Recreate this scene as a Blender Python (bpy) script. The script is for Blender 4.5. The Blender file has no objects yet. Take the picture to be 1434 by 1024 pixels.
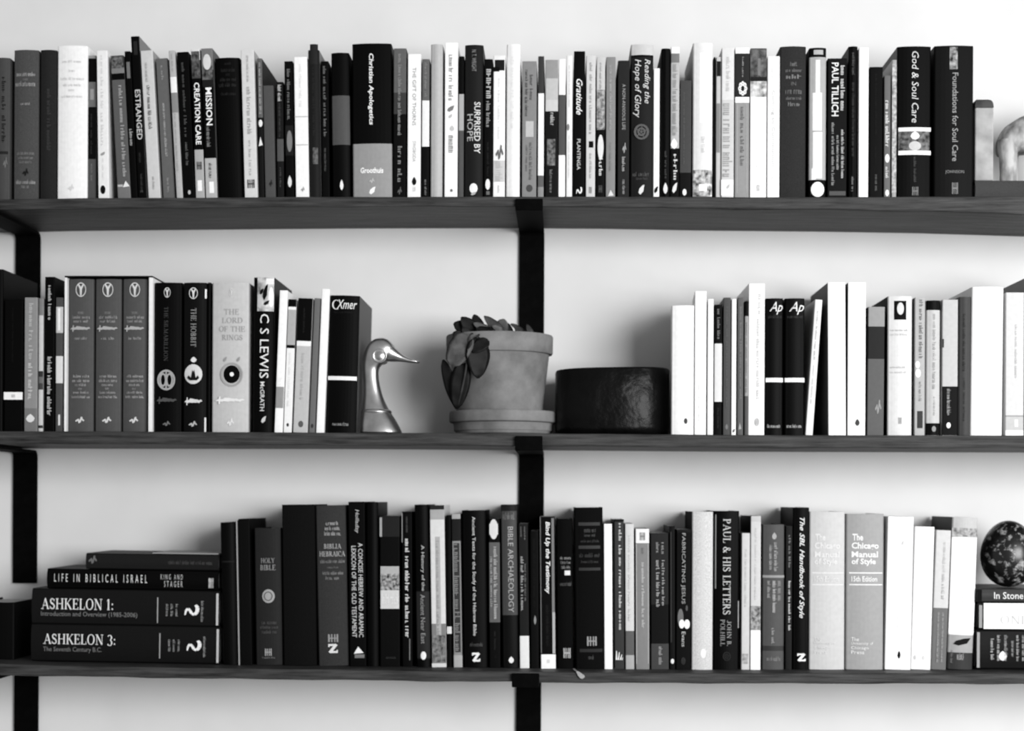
import bpy, bmesh, math, random
from mathutils import Matrix, Vector

# ------------------------------------------------------------------ camera
W, H = 1434.0, 1024.0
F = 2200.0                       # focal length in pixels of the 1434 frame
DIST = 2.31                      # camera to the front edge of the shelves
CAMZ = 1.55
SHIFT_Y = 188.0 / W              # horizon sits at y = 700
YAW, ROLL = math.radians(1.7), math.radians(0.26)

scene = bpy.context.scene
COL = scene.collection
cam_data = bpy.data.cameras.new('camera')
cam = bpy.data.objects.new('camera', cam_data)
COL.objects.link(cam)
cam_data.sensor_width = 36.0
cam_data.lens = 36.0 * F / W
cam_data.shift_y = SHIFT_Y
cam_data.clip_start = 0.05
cam.rotation_mode = 'QUATERNION'
CAMR = (Matrix.Rotation(YAW, 3, 'Z') @ Matrix.Rotation(math.pi / 2, 3, 'X') @ Matrix.Rotation(ROLL, 3, 'Z'))
CAMP = Vector((0, -DIST, CAMZ))
cam.location = CAMP
cam.rotation_quaternion = CAMR.to_quaternion()
cam_data.dof.use_dof = True
cam_data.dof.focus_distance = 1.95
cam_data.dof.aperture_fstop = 5.2
scene.camera = cam

# ------------------------------------------------------------------ light
world = bpy.data.worlds.new('room_light')
scene.world = world
world.use_nodes = True
world.node_tree.nodes['Background'].inputs[0].default_value = (1, 1, 1, 1)
world.node_tree.nodes['Background'].inputs[1].default_value = 0.38

def area(name, loc, target, sx, sy, power):
    ld = bpy.data.lights.new(name, 'AREA')
    ld.shape = 'RECTANGLE'
    ld.size, ld.size_y, ld.energy = sx, sy, power
    o = bpy.data.objects.new(name, ld)
    o.location = loc
    d = Vector(target) - Vector(loc)
    o.rotation_euler = d.to_track_quat('-Z', 'Y').to_euler()
    COL.objects.link(o)
area('window_light', (1.95, -3.05, 1.95), (0.0, 0.1, 1.5), 2.0, 1.5, 168)

vs = scene.view_settings
vs.view_transform = 'Standard'
vs.look = 'None'
vs.gamma = 1.0
vs.use_curve_mapping = False
vs.exposure = 0.0

# ------------------------------------------------------------------ pixel helpers
def ray(px, py):
    v = Vector(((px - W / 2) / F, (H / 2 + SHIFT_Y * W - py) / F, -1.0))
    return CAMR @ v
def at(px, py, Y):
    """point of the plane at depth Y seen at a pixel of the photograph"""
    d = ray(px, py)
    return CAMP + d * ((Y - CAMP.y) / d.y)
def pxm(Y):
    return F / (Y + DIST)
def interp(pts, x):
    if x <= pts[0][0]:
        a, b = pts[0], pts[1]
    elif x >= pts[-1][0]:
        a, b = pts[-2], pts[-1]
    else:
        for a, b in zip(pts, pts[1:]):
            if a[0] <= x <= b[0]:
                break
    return a[1] + (b[1] - a[1]) * (x - a[0]) / (b[0] - a[0])

# ------------------------------------------------------------------ materials
def lin(t):
    c = max(0.0, min(1.0, t / 255.0))
    return c / 12.92 if c <= 0.04045 else ((c + 0.055) / 1.055) ** 2.4
def albedo(t):
    if t < 70: t = t * (0.62 + 0.38 * t / 70.0)
    return max(0.0015, min(0.86, (lin(t) / lin(248)) ** 1.06 * 0.84))
_mats = {}
def base_mat(name):
    m = bpy.data.materials.new(name)
    m.use_nodes = True
    nt = m.node_tree
    return m, nt, nt.nodes['Principled BSDF']
def noise_ramp(nt, bs, a, b, scale, detail=3, stretch=(1, 1, 1), lo=0.35, hi=0.65, coord='Object', rough=0.5):
    tc = nt.nodes.new('ShaderNodeTexCoord')
    mp = nt.nodes.new('ShaderNodeMapping')
    mp.inputs['Scale'].default_value = stretch
    nz = nt.nodes.new('ShaderNodeTexNoise')
    nz.inputs['Scale'].default_value = scale
    nz.inputs['Detail'].default_value = detail
    nz.inputs['Roughness'].default_value = rough
    rp = nt.nodes.new('ShaderNodeValToRGB')
    rp.color_ramp.elements[0].position = lo
    rp.color_ramp.elements[1].position = hi
    rp.color_ramp.elements[0].color = (a, a, a, 1)
    rp.color_ramp.elements[1].color = (b, b, b, 1)
    L = nt.links.new
    L(tc.outputs[coord], mp.inputs['Vector'])
    L(mp.outputs['Vector'], nz.inputs['Vector'])
    L(nz.outputs['Fac'], rp.inputs['Fac'])
    L(rp.outputs['Color'], bs.inputs['Base Color'])
    return nz, rp
def bump(nt, bs, nz, strength, dist=0.001):
    bp = nt.nodes.new('ShaderNodeBump')
    bp.inputs['Strength'].default_value = strength
    bp.inputs['Distance'].default_value = dist
    nt.links.new(nz.outputs['Fac'], bp.inputs['Height'])
    nt.links.new(bp.outputs['Normal'], bs.inputs['Normal'])
def tone_mat(t, kind='paper'):
    t = int(round(t / 4.0) * 4)
    key = (t, kind)
    if key in _mats:
        return _mats[key]
    m, nt, bs = base_mat('%s_grey_%d' % (kind, t))
    c = albedo(t)
    if kind == 'cloth':
        nz, _ = noise_ramp(nt, bs, c * 0.80, min(0.88, c * 1.2), 900, 2)
        bs.inputs['Roughness'].default_value = 0.8
        bump(nt, bs, nz, 0.25, 0.0004)
    else:
        nz, _ = noise_ramp(nt, bs, c * 0.96, min(0.88, c * 1.03), 160, 4)
        bs.inputs['Roughness'].default_value = 0.5 if kind == 'paper' else 0.6
    bs.inputs['Specular IOR Level'].default_value = 0.05 if t < 60 else (0.10 if t < 120 else 0.25)
    _mats[key] = m
    return m
def mottle_mat(t0, t1, scale=220, lo=0.42, hi=0.58):
    key = ('mottle', t0, t1, scale)
    if key not in _mats:
        m, nt, bs = base_mat('printed_picture')
        noise_ramp(nt, bs, albedo(t0), albedo(t1), scale * .8, 3, lo=lo - .1, hi=hi + .1)
        bs.inputs['Roughness'].default_value = 0.5
        bs.inputs['Specular IOR Level'].default_value = 0.15
        _mats[key] = m
    return _mats[key]
def pages_mat():
    if 'pages' not in _mats:
        m, nt, bs = base_mat('page_edges')
        noise_ramp(nt, bs, albedo(165), albedo(205), 900, 2, stretch=(1, 0.02, 0.02))
        bs.inputs['Roughness'].default_value = 0.9
        bs.inputs['Specular IOR Level'].default_value = 0.1
        _mats['pages'] = m
    return _mats['pages']
def wood_mat():
    if 'wood' not in _mats:
        m, nt, bs = base_mat('dark_stained_wood')
        nz, rp = noise_ramp(nt, bs, albedo(30), albedo(86), 7, 9, stretch=(1.6, 14, 30), lo=0.3, hi=0.76, rough=0.65)
        bs.inputs['Roughness'].default_value = 0.55
        bs.inputs['Specular IOR Level'].default_value = 0.2
        bump(nt, bs, nz, 0.35, 0.004)
        _mats['wood'] = m
    return _mats['wood']

# ------------------------------------------------------------------ objects
def tag(o, label=None, cat=None, group=None, kind=None):
    if label: o['label'] = label
    if cat: o['category'] = cat
    if group: o['group'] = group
    if kind: o['kind'] = kind
    return o
def empty(name, loc, label, cat, group=None, roty=0.0):
    o = bpy.data.objects.new(name, None)
    o.empty_display_size = 0.02
    o.location = loc
    o.rotation_euler = (0, roty, 0)
    COL.objects.link(o)
    return tag(o, label, cat, group)
def mesh_obj(name, verts, faces, mats, parent=None, fmat=None, smooth=False, loc=None):
    me = bpy.data.meshes.new(name)
    me.from_pydata([tuple(v) for v in verts], [], faces)
    for m in (mats if isinstance(mats, (list, tuple)) else [mats]):
        me.materials.append(m)
    if fmat:
        me.polygons.foreach_set('material_index', fmat)
    if smooth:
        me.polygons.foreach_set('use_smooth', [True] * len(me.polygons))
    me.update()
    o = bpy.data.objects.new(name, me)
    COL.objects.link(o)
    if parent: o.parent = parent
    if loc is not None: o.location = loc
    return o
def fix(o, weld=0.0):
    bm = bmesh.new(); bm.from_mesh(o.data)
    if weld: bmesh.ops.remove_doubles(bm, verts=bm.verts, dist=weld)
    bmesh.ops.recalc_face_normals(bm, faces=bm.faces)
    bm.to_mesh(o.data); bm.free()
    return o
def box_data(x0, x1, y0, y1, z0, z1):
    v = [(x, y, z) for z in (z0, z1) for y in (y0, y1) for x in (x0, x1)]
    f = [(0, 2, 3, 1), (4, 5, 7, 6), (0, 1, 5, 4), (1, 3, 7, 5), (3, 2, 6, 7), (2, 0, 4, 6)]
    return v, f
def bevel_box(name, x0, x1, y0, y1, z0, z1, m, parent=None, r=0.001, seg=2):
    bm = bmesh.new()
    v, f = box_data(x0, x1, y0, y1, z0, z1)
    bv = [bm.verts.new(p) for p in v]
    for q in f: bm.faces.new([bv[i] for i in q])
    bmesh.ops.bevel(bm, geom=list(bm.edges), offset=r, segments=seg, affect='EDGES', profile=0.5)
    me = bpy.data.meshes.new(name); bm.to_mesh(me); bm.free()
    me.materials.append(m)
    o = bpy.data.objects.new(name, me); COL.objects.link(o)
    if parent: o.parent = parent
    return o
def loft(rings, cap=True):
    """rings: lists of equal length -> verts, faces"""
    n = len(rings[0]); v = []; f = []
    for r in rings: v += r
    for i in range(len(rings) - 1):
        for j in range(n):
            k = (j + 1) % n
            f.append((i * n + j, i * n + k, (i + 1) * n + k, (i + 1) * n + j))
    if cap:
        f.append(tuple(reversed(range(n))))
        f.append(tuple(range((len(rings) - 1) * n, len(rings) * n)))
    return v, f
def lathe(profile, n=40, cx=0, cy=0):
    rings = []
    for r, z in profile:
        rings.append([(cx + r * math.cos(2 * math.pi * j / n), cy + r * math.sin(2 * math.pi * j / n), z) for j in range(n)])
    return loft(rings)

# ------------------------------------------------------------------ lettering (flat print)
def bar(x0, y0, x1, y1, w0, w1=None):
    w1 = w0 if w1 is None else w1
    dx, dy = x1 - x0, y1 - y0
    L = math.hypot(dx, dy) or 1.0
    nx, ny = -dy / L, dx / L
    return ([(x0 + nx * w0 / 2, y0 + ny * w0 / 2), (x0 - nx * w0 / 2, y0 - ny * w0 / 2),
             (x1 - nx * w1 / 2, y1 - ny * w1 / 2), (x1 + nx * w1 / 2, y1 + ny * w1 / 2)], [(0, 1, 2, 3)])
def arc(cx, cy, rx, ry, a0, a1, wv=0.17, wh=0.06, n=10):
    v = []; f = []
    for i in range(n + 1):
        a = math.radians(a0 + (a1 - a0) * i / n)
        w = wh + (wv - wh) * abs(math.cos(a)) ** 1.5
        c, s = math.cos(a), math.sin(a)
        v += [(cx + (rx) * c, cy + (ry) * s), (cx + (rx - w) * c, cy + (ry - w) * s)]
    for i in range(n):
        f.append((2 * i, 2 * i + 1, 2 * i + 3, 2 * i + 2))
    return v, f
TK, TN = 0.145, 0.06
def sf(x, y, w=0.30):
    return bar(x - w / 2, y, x + w / 2, y, 0.055)
def stem(x, y0=0.0, y1=1.0, w=TK):
    return [bar(x, y0, x, y1, w), sf(x, y0 + 0.027), sf(x, y1 - 0.027)]
def tick(x, y0, y1):
    return bar(x, y0, x, y1, 0.06)
SERIF = {
 'A': (0.86, lambda: [bar(0.12, 0, 0.44, 1, TN), bar(0.76, 0, 0.42, 1, TK), bar(0.2, .34, .64, .34, .06), sf(.12, .027), sf(.76, .027)]),
 'B': (0.72, lambda: stem(.16) + [arc(.3, .75, .28, .25, -90, 90), arc(.3, .26, .36, .26, -90, 90), bar(.16, .97, .32, .97, .06), bar(.16, .51, .32, .51, .06), bar(.16, .03, .32, .03, .06)]),
 'C': (0.80, lambda: [arc(.44, .5, .4, .52, 42, 318, TK, .06, 16), tick(.74, .64, .9)]),
 'D': (0.86, lambda: stem(.16) + [arc(.36, .5, .44, .5, -90, 90, TK, .06, 14), bar(.16, .97, .38, .97, .06), bar(.16, .03, .38, .03, .06)]),
 'E': (0.70, lambda: stem(.16) + [bar(.1, .97, .6, .97, .06), bar(.16, .52, .48, .52, .06), bar(.1, .03, .64, .03, .06), tick(.6, .78, 1), tick(.48, .4, .64), tick(.63, 0, .24)]),
 'F': (0.66, lambda: stem(.16) + [bar(.1, .97, .58, .97, .06), bar(.16, .5, .46, .5, .06), tick(.58, .78, 1), tick(.46, .38, .62)]),
 'G': (0.86, lambda: [arc(.44, .5, .4, .52, 42, 330, TK, .06, 16), tick(.74, .64, .9), bar(.74, .02, .74, .42, TK), sf(.74, .42)]),
 'H': (0.92, lambda: stem(.17) + stem(.74) + [bar(.17, .52, .74, .52, .06)]),
 'I': (0.36, lambda: stem(.18)),
 'K': (0.86, lambda: stem(.17) + [bar(.22, .44, .7, .98, TN), bar(.36, .58, .74, .0, TK), sf(.7, .973, .24), sf(.74, .027, .26)]),
 'L': (0.68, lambda: stem(.17) + [bar(.1, .03, .62, .03, .06), tick(.61, 0, .28)]),
 'M': (1.06, lambda: [bar(.16, 0, .18, 1, TN), bar(.2, 1, .52, .05, TK), bar(.84, 1, .52, .05, TN), bar(.86, 0, .84, 1, TK), sf(.16, .027), sf(.86, .027), sf(.14, .973, .2), sf(.9, .973, .2)]),
 'N': (0.92, lambda: [bar(.16, 0, .16, 1, TN), bar(.16, 1, .76, 0, TK), bar(.76, 0, .76, 1, TN), sf(.16, .027), sf(.12, .973, .24), sf(.76, .973)]),
 'O': (0.90, lambda: [arc(.45, .5, .42, .52, 0, 360, TK, .06, 22)]),
 'P': (0.70, lambda: stem(.16) + [arc(.3, .72, .34, .28, -90, 90), bar(.16, .97, .32, .97, .06), bar(.16, .47, .32, .47, .06)]),
 'R': (0.80, lambda: stem(.16) + [arc(.3, .74, .32, .26, -90, 90), bar(.16, .97, .32, .97, .06), bar(.16, .51, .32, .51, .06), bar(.36, .5, .72, 0, TK), sf(.74, .027, .2)]),
 'S': (0.64, lambda: [arc(.3, .745, .25, .265, 30, 250, .14, .08, 10), arc(.33, .26, .27, .27, -150, 70, .14, .08, 10), bar(.2, .58, .42, .46, .17), tick(.52, .72, .94), tick(.07, .06, .3)]),
 'T': (0.76, lambda: stem(.38)[:2] + [bar(.04, .97, .72, .97, .06), tick(.06, .74, 1), tick(.70, .74, 1)]),
 'U': (0.88, lambda: [bar(.17, .3, .17, 1, TK), arc(.43, .32, .34, .33, 180, 360, TK, .07, 12), bar(.73, .3, .73, 1, TN), sf(.17, .973), sf(.73, .973)]),
 'V': (0.84, lambda: [bar(.1, 1, .44, 0, TK), bar(.74, 1, .42, 0, TN), sf(.1, .973), sf(.74, .973)]),
 'X': (0.84, lambda: [bar(.12, 1, .72, 0, TK), bar(.7, 1, .12, 0, TN), sf(.12, .973), sf(.7, .973), sf(.12, .027), sf(.72, .027)]),
 'Y': (0.80, lambda: [bar(.1, 1, .4, .45, TK), bar(.7, 1, .4, .45, TN), bar(.4, 0, .4, .48, TK), sf(.1, .973), sf(.7, .973), sf(.4, .027)]),
 'J': (0.5, lambda: [bar(.3, .2, .3, 1, TK), sf(.3, .973), arc(.12, .2, .265, .22, 200, 360, .14, .1, 8)]),
 '&': (0.90, lambda: [arc(.34, .77, .19, .23, -20, 320, .11, .06, 14), arc(.34, .27, .3, .28, 60, 360, .15, .07, 14), bar(.24, .66, .8, 0, TK), bar(.62, .24, .8, .5, TN)]),
 '1': (0.46, lambda: stem(.22)[:2] + [bar(.06, .82, .24, .98, .07)]),
 '3': (0.60, lambda: [arc(.24, .72, .28, .27, -80, 150, .15, .06, 12), arc(.24, .2, .32, .3, -150, 85, .16, .06, 12)]),
 ':': (0.30, lambda: [bar(.14, .02, .14, .16, .14), bar(.14, .46, .14, .60, .14)]),
 '.': (0.28, lambda: [bar(.12, .0, .12, .14, .14)]),
}
def merge(parts):
    v = []; f = []
    for pv, pf in parts:
        b = len(v); v += pv
        f += [tuple(i + b for i in q) for q in pf]
    return v, f
def serif_text(s, spacing=0.05):
    parts = []; x = 0.0
    for ch in s:
        if ch == ' ':
            x += 0.42; continue
        adv, fn = SERIF[ch]
        for pv, pf in fn():
            parts.append(([(a + x, b) for a, b in pv], pf))
        x += adv + spacing
    return merge(parts)
_fontcache = {}
def font_text(s, shear=0.0, bold=0.0, space=1.0):
    key = (s, shear, bold, space)
    if key in _fontcache: return _fontcache[key]
    cu = bpy.data.curves.new('letters', 'FONT')
    cu.body = s
    cu.resolution_u = 2
    cu.shear = shear
    cu.offset = bold
    cu.space_character = space
    cu.fill_mode = 'FRONT'
    o = bpy.data.objects.new('letters', cu)
    COL.objects.link(o)
    dg = bpy.context.evaluated_depsgraph_get()
    me = bpy.data.meshes.new_from_object(o.evaluated_get(dg))
    v = [(p.co.x, p.co.y) for p in me.vertices]
    f = [tuple(p.vertices) for p in me.polygons]
    bpy.data.objects.remove(o); bpy.data.curves.remove(cu); bpy.data.meshes.remove(me)
    _fontcache[key] = (v, f)
    return v, f
def blur_text(n, seed):
    """print too small to read in the photograph: words as rows of letter-sized ticks"""
    rnd = random.Random(seed)
    parts = []; x = 0.0
    for w in range(n):
        for k in range(rnd.randint(3, 7)):
            h = rnd.choice((0.62, 0.62, 0.68, 0.95))
            parts.append(bar(x + 0.12, 0, x + 0.12, h, 0.17))
            if rnd.random() < 0.75:
                yy = rnd.choice((0.05, 0.32, 0.58))
                parts.append(bar(x + 0.1, yy, x + 0.44, yy, 0.13))
            if rnd.random() < 0.6:
                parts.append(bar(x + 0.38, 0, x + 0.38, 0.6, 0.15))
            x += 0.54
        x += 0.42
    return merge(parts)

# ------------------------------------------------------------------ graphics on spines, boxes in (u, y) of the spine
def V(s, u0, u1, y0, y1, t, **k): return ('V', s, u0, u1, y0, y1, t, k)       # reads downwards
def Hh(s, u0, u1, y0, y1, t, **k): return ('H', s, u0, u1, y0, y1, t, k)      # reads across
def R_(u0, u1, y0, y1, t, **k): return ('R', None, u0, u1, y0, y1, t, k)      # printed panel
def E_(u0, u1, y0, y1, t, **k): return ('E', None, u0, u1, y0, y1, t, k)      # printed disc
def P_(u0, u1, y0, y1, t0, t1, sc=220): return ('P', None, u0, u1, y0, y1, t0, dict(t1=t1, sc=sc))
def M_(u0, u1, y0, y1, t, shape='drop'): return ('M', shape, u0, u1, y0, y1, t, {})   # publisher's mark
SHAPES = {
 'drop': [(0.5, 1), (0.75, .8), (.95, .5), (.85, .2), (.55, 0), (.25, .1), (.05, .4), (.2, .75)],
 'tri': [(0.0, 0.0), (1, 0.1), (0.45, 1)],
 'leaf': [(0, .2), (.3, 0), (.8, .3), (1, 1), (.6, .9), (.15, .6)],
 'two': None, 'fan': None, 'h': None, 'curl': None, 'wing': None, 'tree': None, 'flower': None, 'rose': None, 'wave': None, 'mount': None,
}
def shape2d(nm):
    if nm == 'two':      # slanted Z-like house mark
        return merge([bar(.02, .88, .8, .88, .22), bar(.85, .95, .15, .05, .3), bar(.2, .12, .98, .12, .22), bar(.08, .66, .08, .95, .14), bar(.92, .05, .92, .34, .14)])
    if nm == 'fan':
        return merge([bar(.1, 0, .1, 1, .22, .1), bar(.35, 0, .5, .85, .2, .1), bar(.62, 0, .85, .6, .18, .08), bar(.85, 0, 1, .3, .14, .06)])
    if nm == 'h':
        return merge([bar(.12, 0, .12, 1, .16), bar(.38, 0, .38, 1, .12), bar(.66, 0, .66, 1, .12), bar(.9, 0, .9, 1, .16), bar(.12, .5, .9, .5, .14)])
    if nm == 'curl':
        pl = [(.0, .0, .08), (.06, .38, .16), (.2, .58, .22), (.34, .42, .2), (.46, .14, .2), (.64, .06, .24), (.82, .28, .26), (.86, .68, .26), (.72, .92, .2)]
        return merge([bar(a[0], a[1], b[0], b[1], a[2], b[2]) for a, b in zip(pl, pl[1:])])
    if nm == 'wing':
        return merge([bar(0, .25, .35, .55, .2), bar(.3, .6, .45, 0, .2), bar(.5, .1, .75, .9, .22), bar(.7, .7, 1, .3, .2)])
    if nm == 'tree':     # oval medallion holding a pale Y
        return merge([arc(.5, .5, .5, .5, 0, 360, .07, .07, 18), bar(.5, .1, .5, .6, .14, .24), bar(.5, .55, .26, .85, .2, .12), bar(.5, .55, .74, .85, .2, .12)])
    if nm == 'flower':
        return merge([arc(.5 + .34 * math.cos(a * .785), .5 + .34 * math.sin(a * .785), .17, .17, 0, 360, .12, .12, 8) for a in range(8)])
    if nm == 'rose':
        return merge([arc(.5, .5, .5, .5, 0, 360, .16, .12, 16), arc(.5, .5, .28, .28, 0, 360, .12, .12, 12)] + [bar(.5, .5, .5 + .48 * math.cos(a), .5 + .48 * math.sin(a), .06) for a in (0.3, 1.5, 2.7, 3.9, 5.1)])
    if nm == 'wave':
        return merge([bar(i / 8, .35 + .3 * (i % 2), (i + 1) / 8, .65 - .3 * (i % 2) + .1 * (i % 3), .34, .26) for i in range(8)] + [bar(.02, 0, .05, 1, .07)])
    if nm == 'mount':    # disc with a dark mountain scene is laid over a plain disc
        v = [(0, .1), (.12, .3), (.3, .1), (.42, .75), (.5, .55), (.58, .75), (.7, .1), (.88, .3), (1, .1), (.8, -.1), (.2, -.1)]
        return v, [tuple(reversed(range(len(v))))]
    if nm == 'knot':
        return merge([arc(.5, .5, .5, .5, 0, 360, .1, .1, 24), arc(.32, .5, .2, .34, 0, 360, .09, .09, 14), arc(.68, .5, .2, .34, 0, 360, .09, .09, 14)] + [bar(.5, .06, .5, .94, .08)])
    if nm == 'swash':
        return arc(.55, .5, .45, .5, 60, 300, .16, .06, 14)
    if nm == 'ring':
        return arc(.5, .5, .5, .5, 0, 360, .08, .08, 28)
    v = SHAPES[nm]
    return v, [tuple(range(len(v)))]

def put(geo, name, parent, box, mat, vertical, surf, off, plate=False, step=0.0):
    """fit 2D geometry into box (x0,x1,z0,z1) of the spine surface"""
    v, f = geo
    if not v: return None
    ax = [p[0] for p in v]; ay = [p[1] for p in v]
    x0, x1, y0, y1 = min(ax), max(ax), min(ay), max(ay)
    sx = (x1 - x0) or 1.0; sy = (y1 - y0) or 1.0
    bx0, bx1, bz0, bz1 = box
    out = []
    for a, b in v:
        a = (a - x0) / sx; b = (b - y0) / sy
        if vertical:
            x = bx0 + b * (bx1 - bx0); z = bz1 - a * (bz1 - bz0)
        else:
            x = bx0 + a * (bx1 - bx0); z = bz0 + b * (bz1 - bz0)
        out.append((x, surf(x) - off, z))
    if step:
        out = [(p[0], p[1] - step * i, p[2]) for i, p in enumerate(out)]
    if plate:
        ym = min(p[1] for p in out)
        out = [(p[0], ym - step * i, p[2]) for i, p in enumerate(out)]
    return mesh_obj(name, out, f, mat, parent)
PARTNAME = {'V': 'title_lettering', 'H': 'title_lettering', 'R': 'spine_panel', 'E': 'spine_emblem', 'P': 'spine_picture', 'M': 'publisher_mark'}
_seed = [0]
def draw(parent, graphics, T, Hgt, yt, yb, surf, stack=None):
    """graphics of a spine T wide and Hgt tall; yt,yb are the photo rows of its top and bottom"""
    off = 0.00025
    for g in graphics:
        k, s, u0, u1, y0, y1, t, o = g
        _seed[0] += 1
        zf = lambda y: (yb - y) / (yb - yt) * Hgt
        x0, x1 = (u0 - 0.5) * T, (u1 - 0.5) * T
        z0, z1 = zf(y1), zf(y0)
        nm = o.get('name', PARTNAME[k])
        if k in 'VH':
            if isinstance(s, int): geo = blur_text(s, _seed[0])
            elif o.get('serif'): geo = serif_text(s)
            else: geo = font_text(s, o.get('shear', 0.0), o.get('bold', 0.0), o.get('space', 1.0))
            put(geo, nm, parent, (x0, x1, z0, z1), tone_mat(t, 'ink'), k == 'V', surf, off + 0.0002, False, 0.0 if (isinstance(s, str) and not o.get('serif')) else 3e-6)
        elif k == 'M':
            put(shape2d(s), nm, parent, (x0, x1, z0, z1), tone_mat(t, 'ink'), False, surf, off + 0.0003, True, 5e-6)
        elif k == 'E':
            n = 22
            v = [(0.0, 0.0)] + [(r * math.cos(2 * math.pi * i / n), r * math.sin(2 * math.pi * i / n)) for r in (.33, .67, 1) for i in range(n)]
            fc = [(0, 1 + i, 1 + (i + 1) % n) for i in range(n)]
            for q in range(2):
                fc += [(1 + q * n + i, 1 + q * n + n + i, 1 + q * n + n + (i + 1) % n, 1 + q * n + (i + 1) % n) for i in range(n)]
            put((v, fc), nm, parent, (x0, x1, z0, z1), tone_mat(t, 'ink'), False, surf, off)
        else:
            nx = 6; v = []; f = []
            for i in range(nx + 1): v += [(i / nx, 0), (i / nx, 1)]
            for i in range(nx): f.append((2 * i, 2 * i + 2, 2 * i + 3, 2 * i + 1))
            m = tone_mat(t, 'ink') if k == 'R' else mottle_mat(t, o['t1'], o['sc'])
            put((v, f), nm, parent, (x0, x1, z0, z1), m, False, surf, off - 0.0001)
        off += 0.00004

# ------------------------------------------------------------------ book builder
def spine_profile(T, hard):
    """(x, y) outline of a spine from left board to right board, y = 0 at its foremost line"""
    r = min(0.0035 if hard else 0.0012, T * 0.35)
    bul = min(0.0025, T * 0.07) if hard else 0.0002
    pts = []
    n = 4
    for i in range(n + 1):
        a = math.pi / 2 * i / n
        pts.append((-T / 2 + r - r * math.cos(a), bul + r - r * math.sin(a)))
    for i in range(1, 8):
        u = i / 8.0
        x = (-T / 2 + r) + u * (T - 2 * r)
        w = (x / (T / 2 - r)) if T > 2 * r else 0
        pts.append((x, bul * w * w))
    for i in range(n + 1):
        a = math.pi / 2 * (1 - i / n)
        pts.append((T / 2 - r + r * math.cos(a), bul + r - r * math.sin(a)))
    return pts
def make_book_parts(parent, T, Hgt, depth, hard, tone, side, bands, yt, yb):
    th = min(0.0024 if hard else 0.0006, T * 0.16)
    prof = spine_profile(T, hard)
    outer = [(-T / 2, depth)] + ([(-T / 2, 0.012)] if hard else []) + prof + ([(T / 2, 0.012)] if hard else []) + [(T / 2, depth)]
    # hinge groove of a hardcover
    n = len(outer)
    inner = []
    for i, (x, y) in enumerate(outer):
        p0 = outer[max(0, i - 1)]; p1 = outer[min(n - 1, i + 1)]
        dx, dy = p1[0] - p0[0], p1[1] - p0[1]
        L = math.hypot(dx, dy) or 1
        inner.append((x - dy / L * th, y + dx / L * th))
    zs = {0.0, Hgt}
    zf = lambda y: max(0.0, min(Hgt, (yb - y) / (yb - yt) * Hgt))
    for a, b, t in bands:
        zs.add(zf(a)); zs.add(zf(b))
    zs = sorted(zs)
    kind = 'cloth' if hard == 2 else 'paper'
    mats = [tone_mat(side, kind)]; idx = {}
    def mi(t):
        if t not in idx:
            idx[t] = len(mats); mats.append(tone_mat(t, kind))
        return idx[t]
    verts = []; faces = []; fm = []
    for z in zs:
        verts += [(x, y, z) for x, y in outer] + [(x, y, z) for x, y in inner]
    m = 2 * n
    for k in range(len(zs) - 1):
        zm = (zs[k] + zs[k + 1]) / 2
        t = tone
        for a, b, bt in bands:
            if zf(b) <= zm <= zf(a): t = bt
        ti = mi(t)
        for i in range(n - 1):
            a = k * m + i; b = a + m
            faces.append((a, a + 1, b + 1, b))
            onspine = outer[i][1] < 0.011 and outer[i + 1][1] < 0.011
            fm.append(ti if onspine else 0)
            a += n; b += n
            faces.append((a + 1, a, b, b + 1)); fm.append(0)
        for e in (0, n - 1):
            a = k * m + e; b = a + m
            faces.append((a, b, b + n, a + n)); fm.append(0)
    for k in (0, len(zs) - 1):
        for i in range(n - 1):
            a = k * m + i
            q = (a, a + n, a + n + 1, a + 1)
            faces.append(q if k == 0 else tuple(reversed(q)))
            fm.append(mi(tone) if not bands or k == 0 else mi(max((zf(b_[0]), b_[2]) for b_ in bands)[1] if max(zf(b_[0]) for b_ in bands) > Hgt - 1e-5 else tone))
    o = mesh_obj('cover', verts, faces, mats, parent, fm)
    fix(o)
    ins = 0.003 if hard else 0.0004
    v, f = box_data(-T / 2 + th + 0.0001, T / 2 - th - 0.0001, min(0.006, depth * .2), depth - ins, ins, Hgt - ins)
    mesh_obj('page_block', v, f, pages_mat(), parent)
    rr = prof
    def surf(x):
        return interp(rr[4:-4], x) if len(rr) > 8 else 0.0
    return surf

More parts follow.
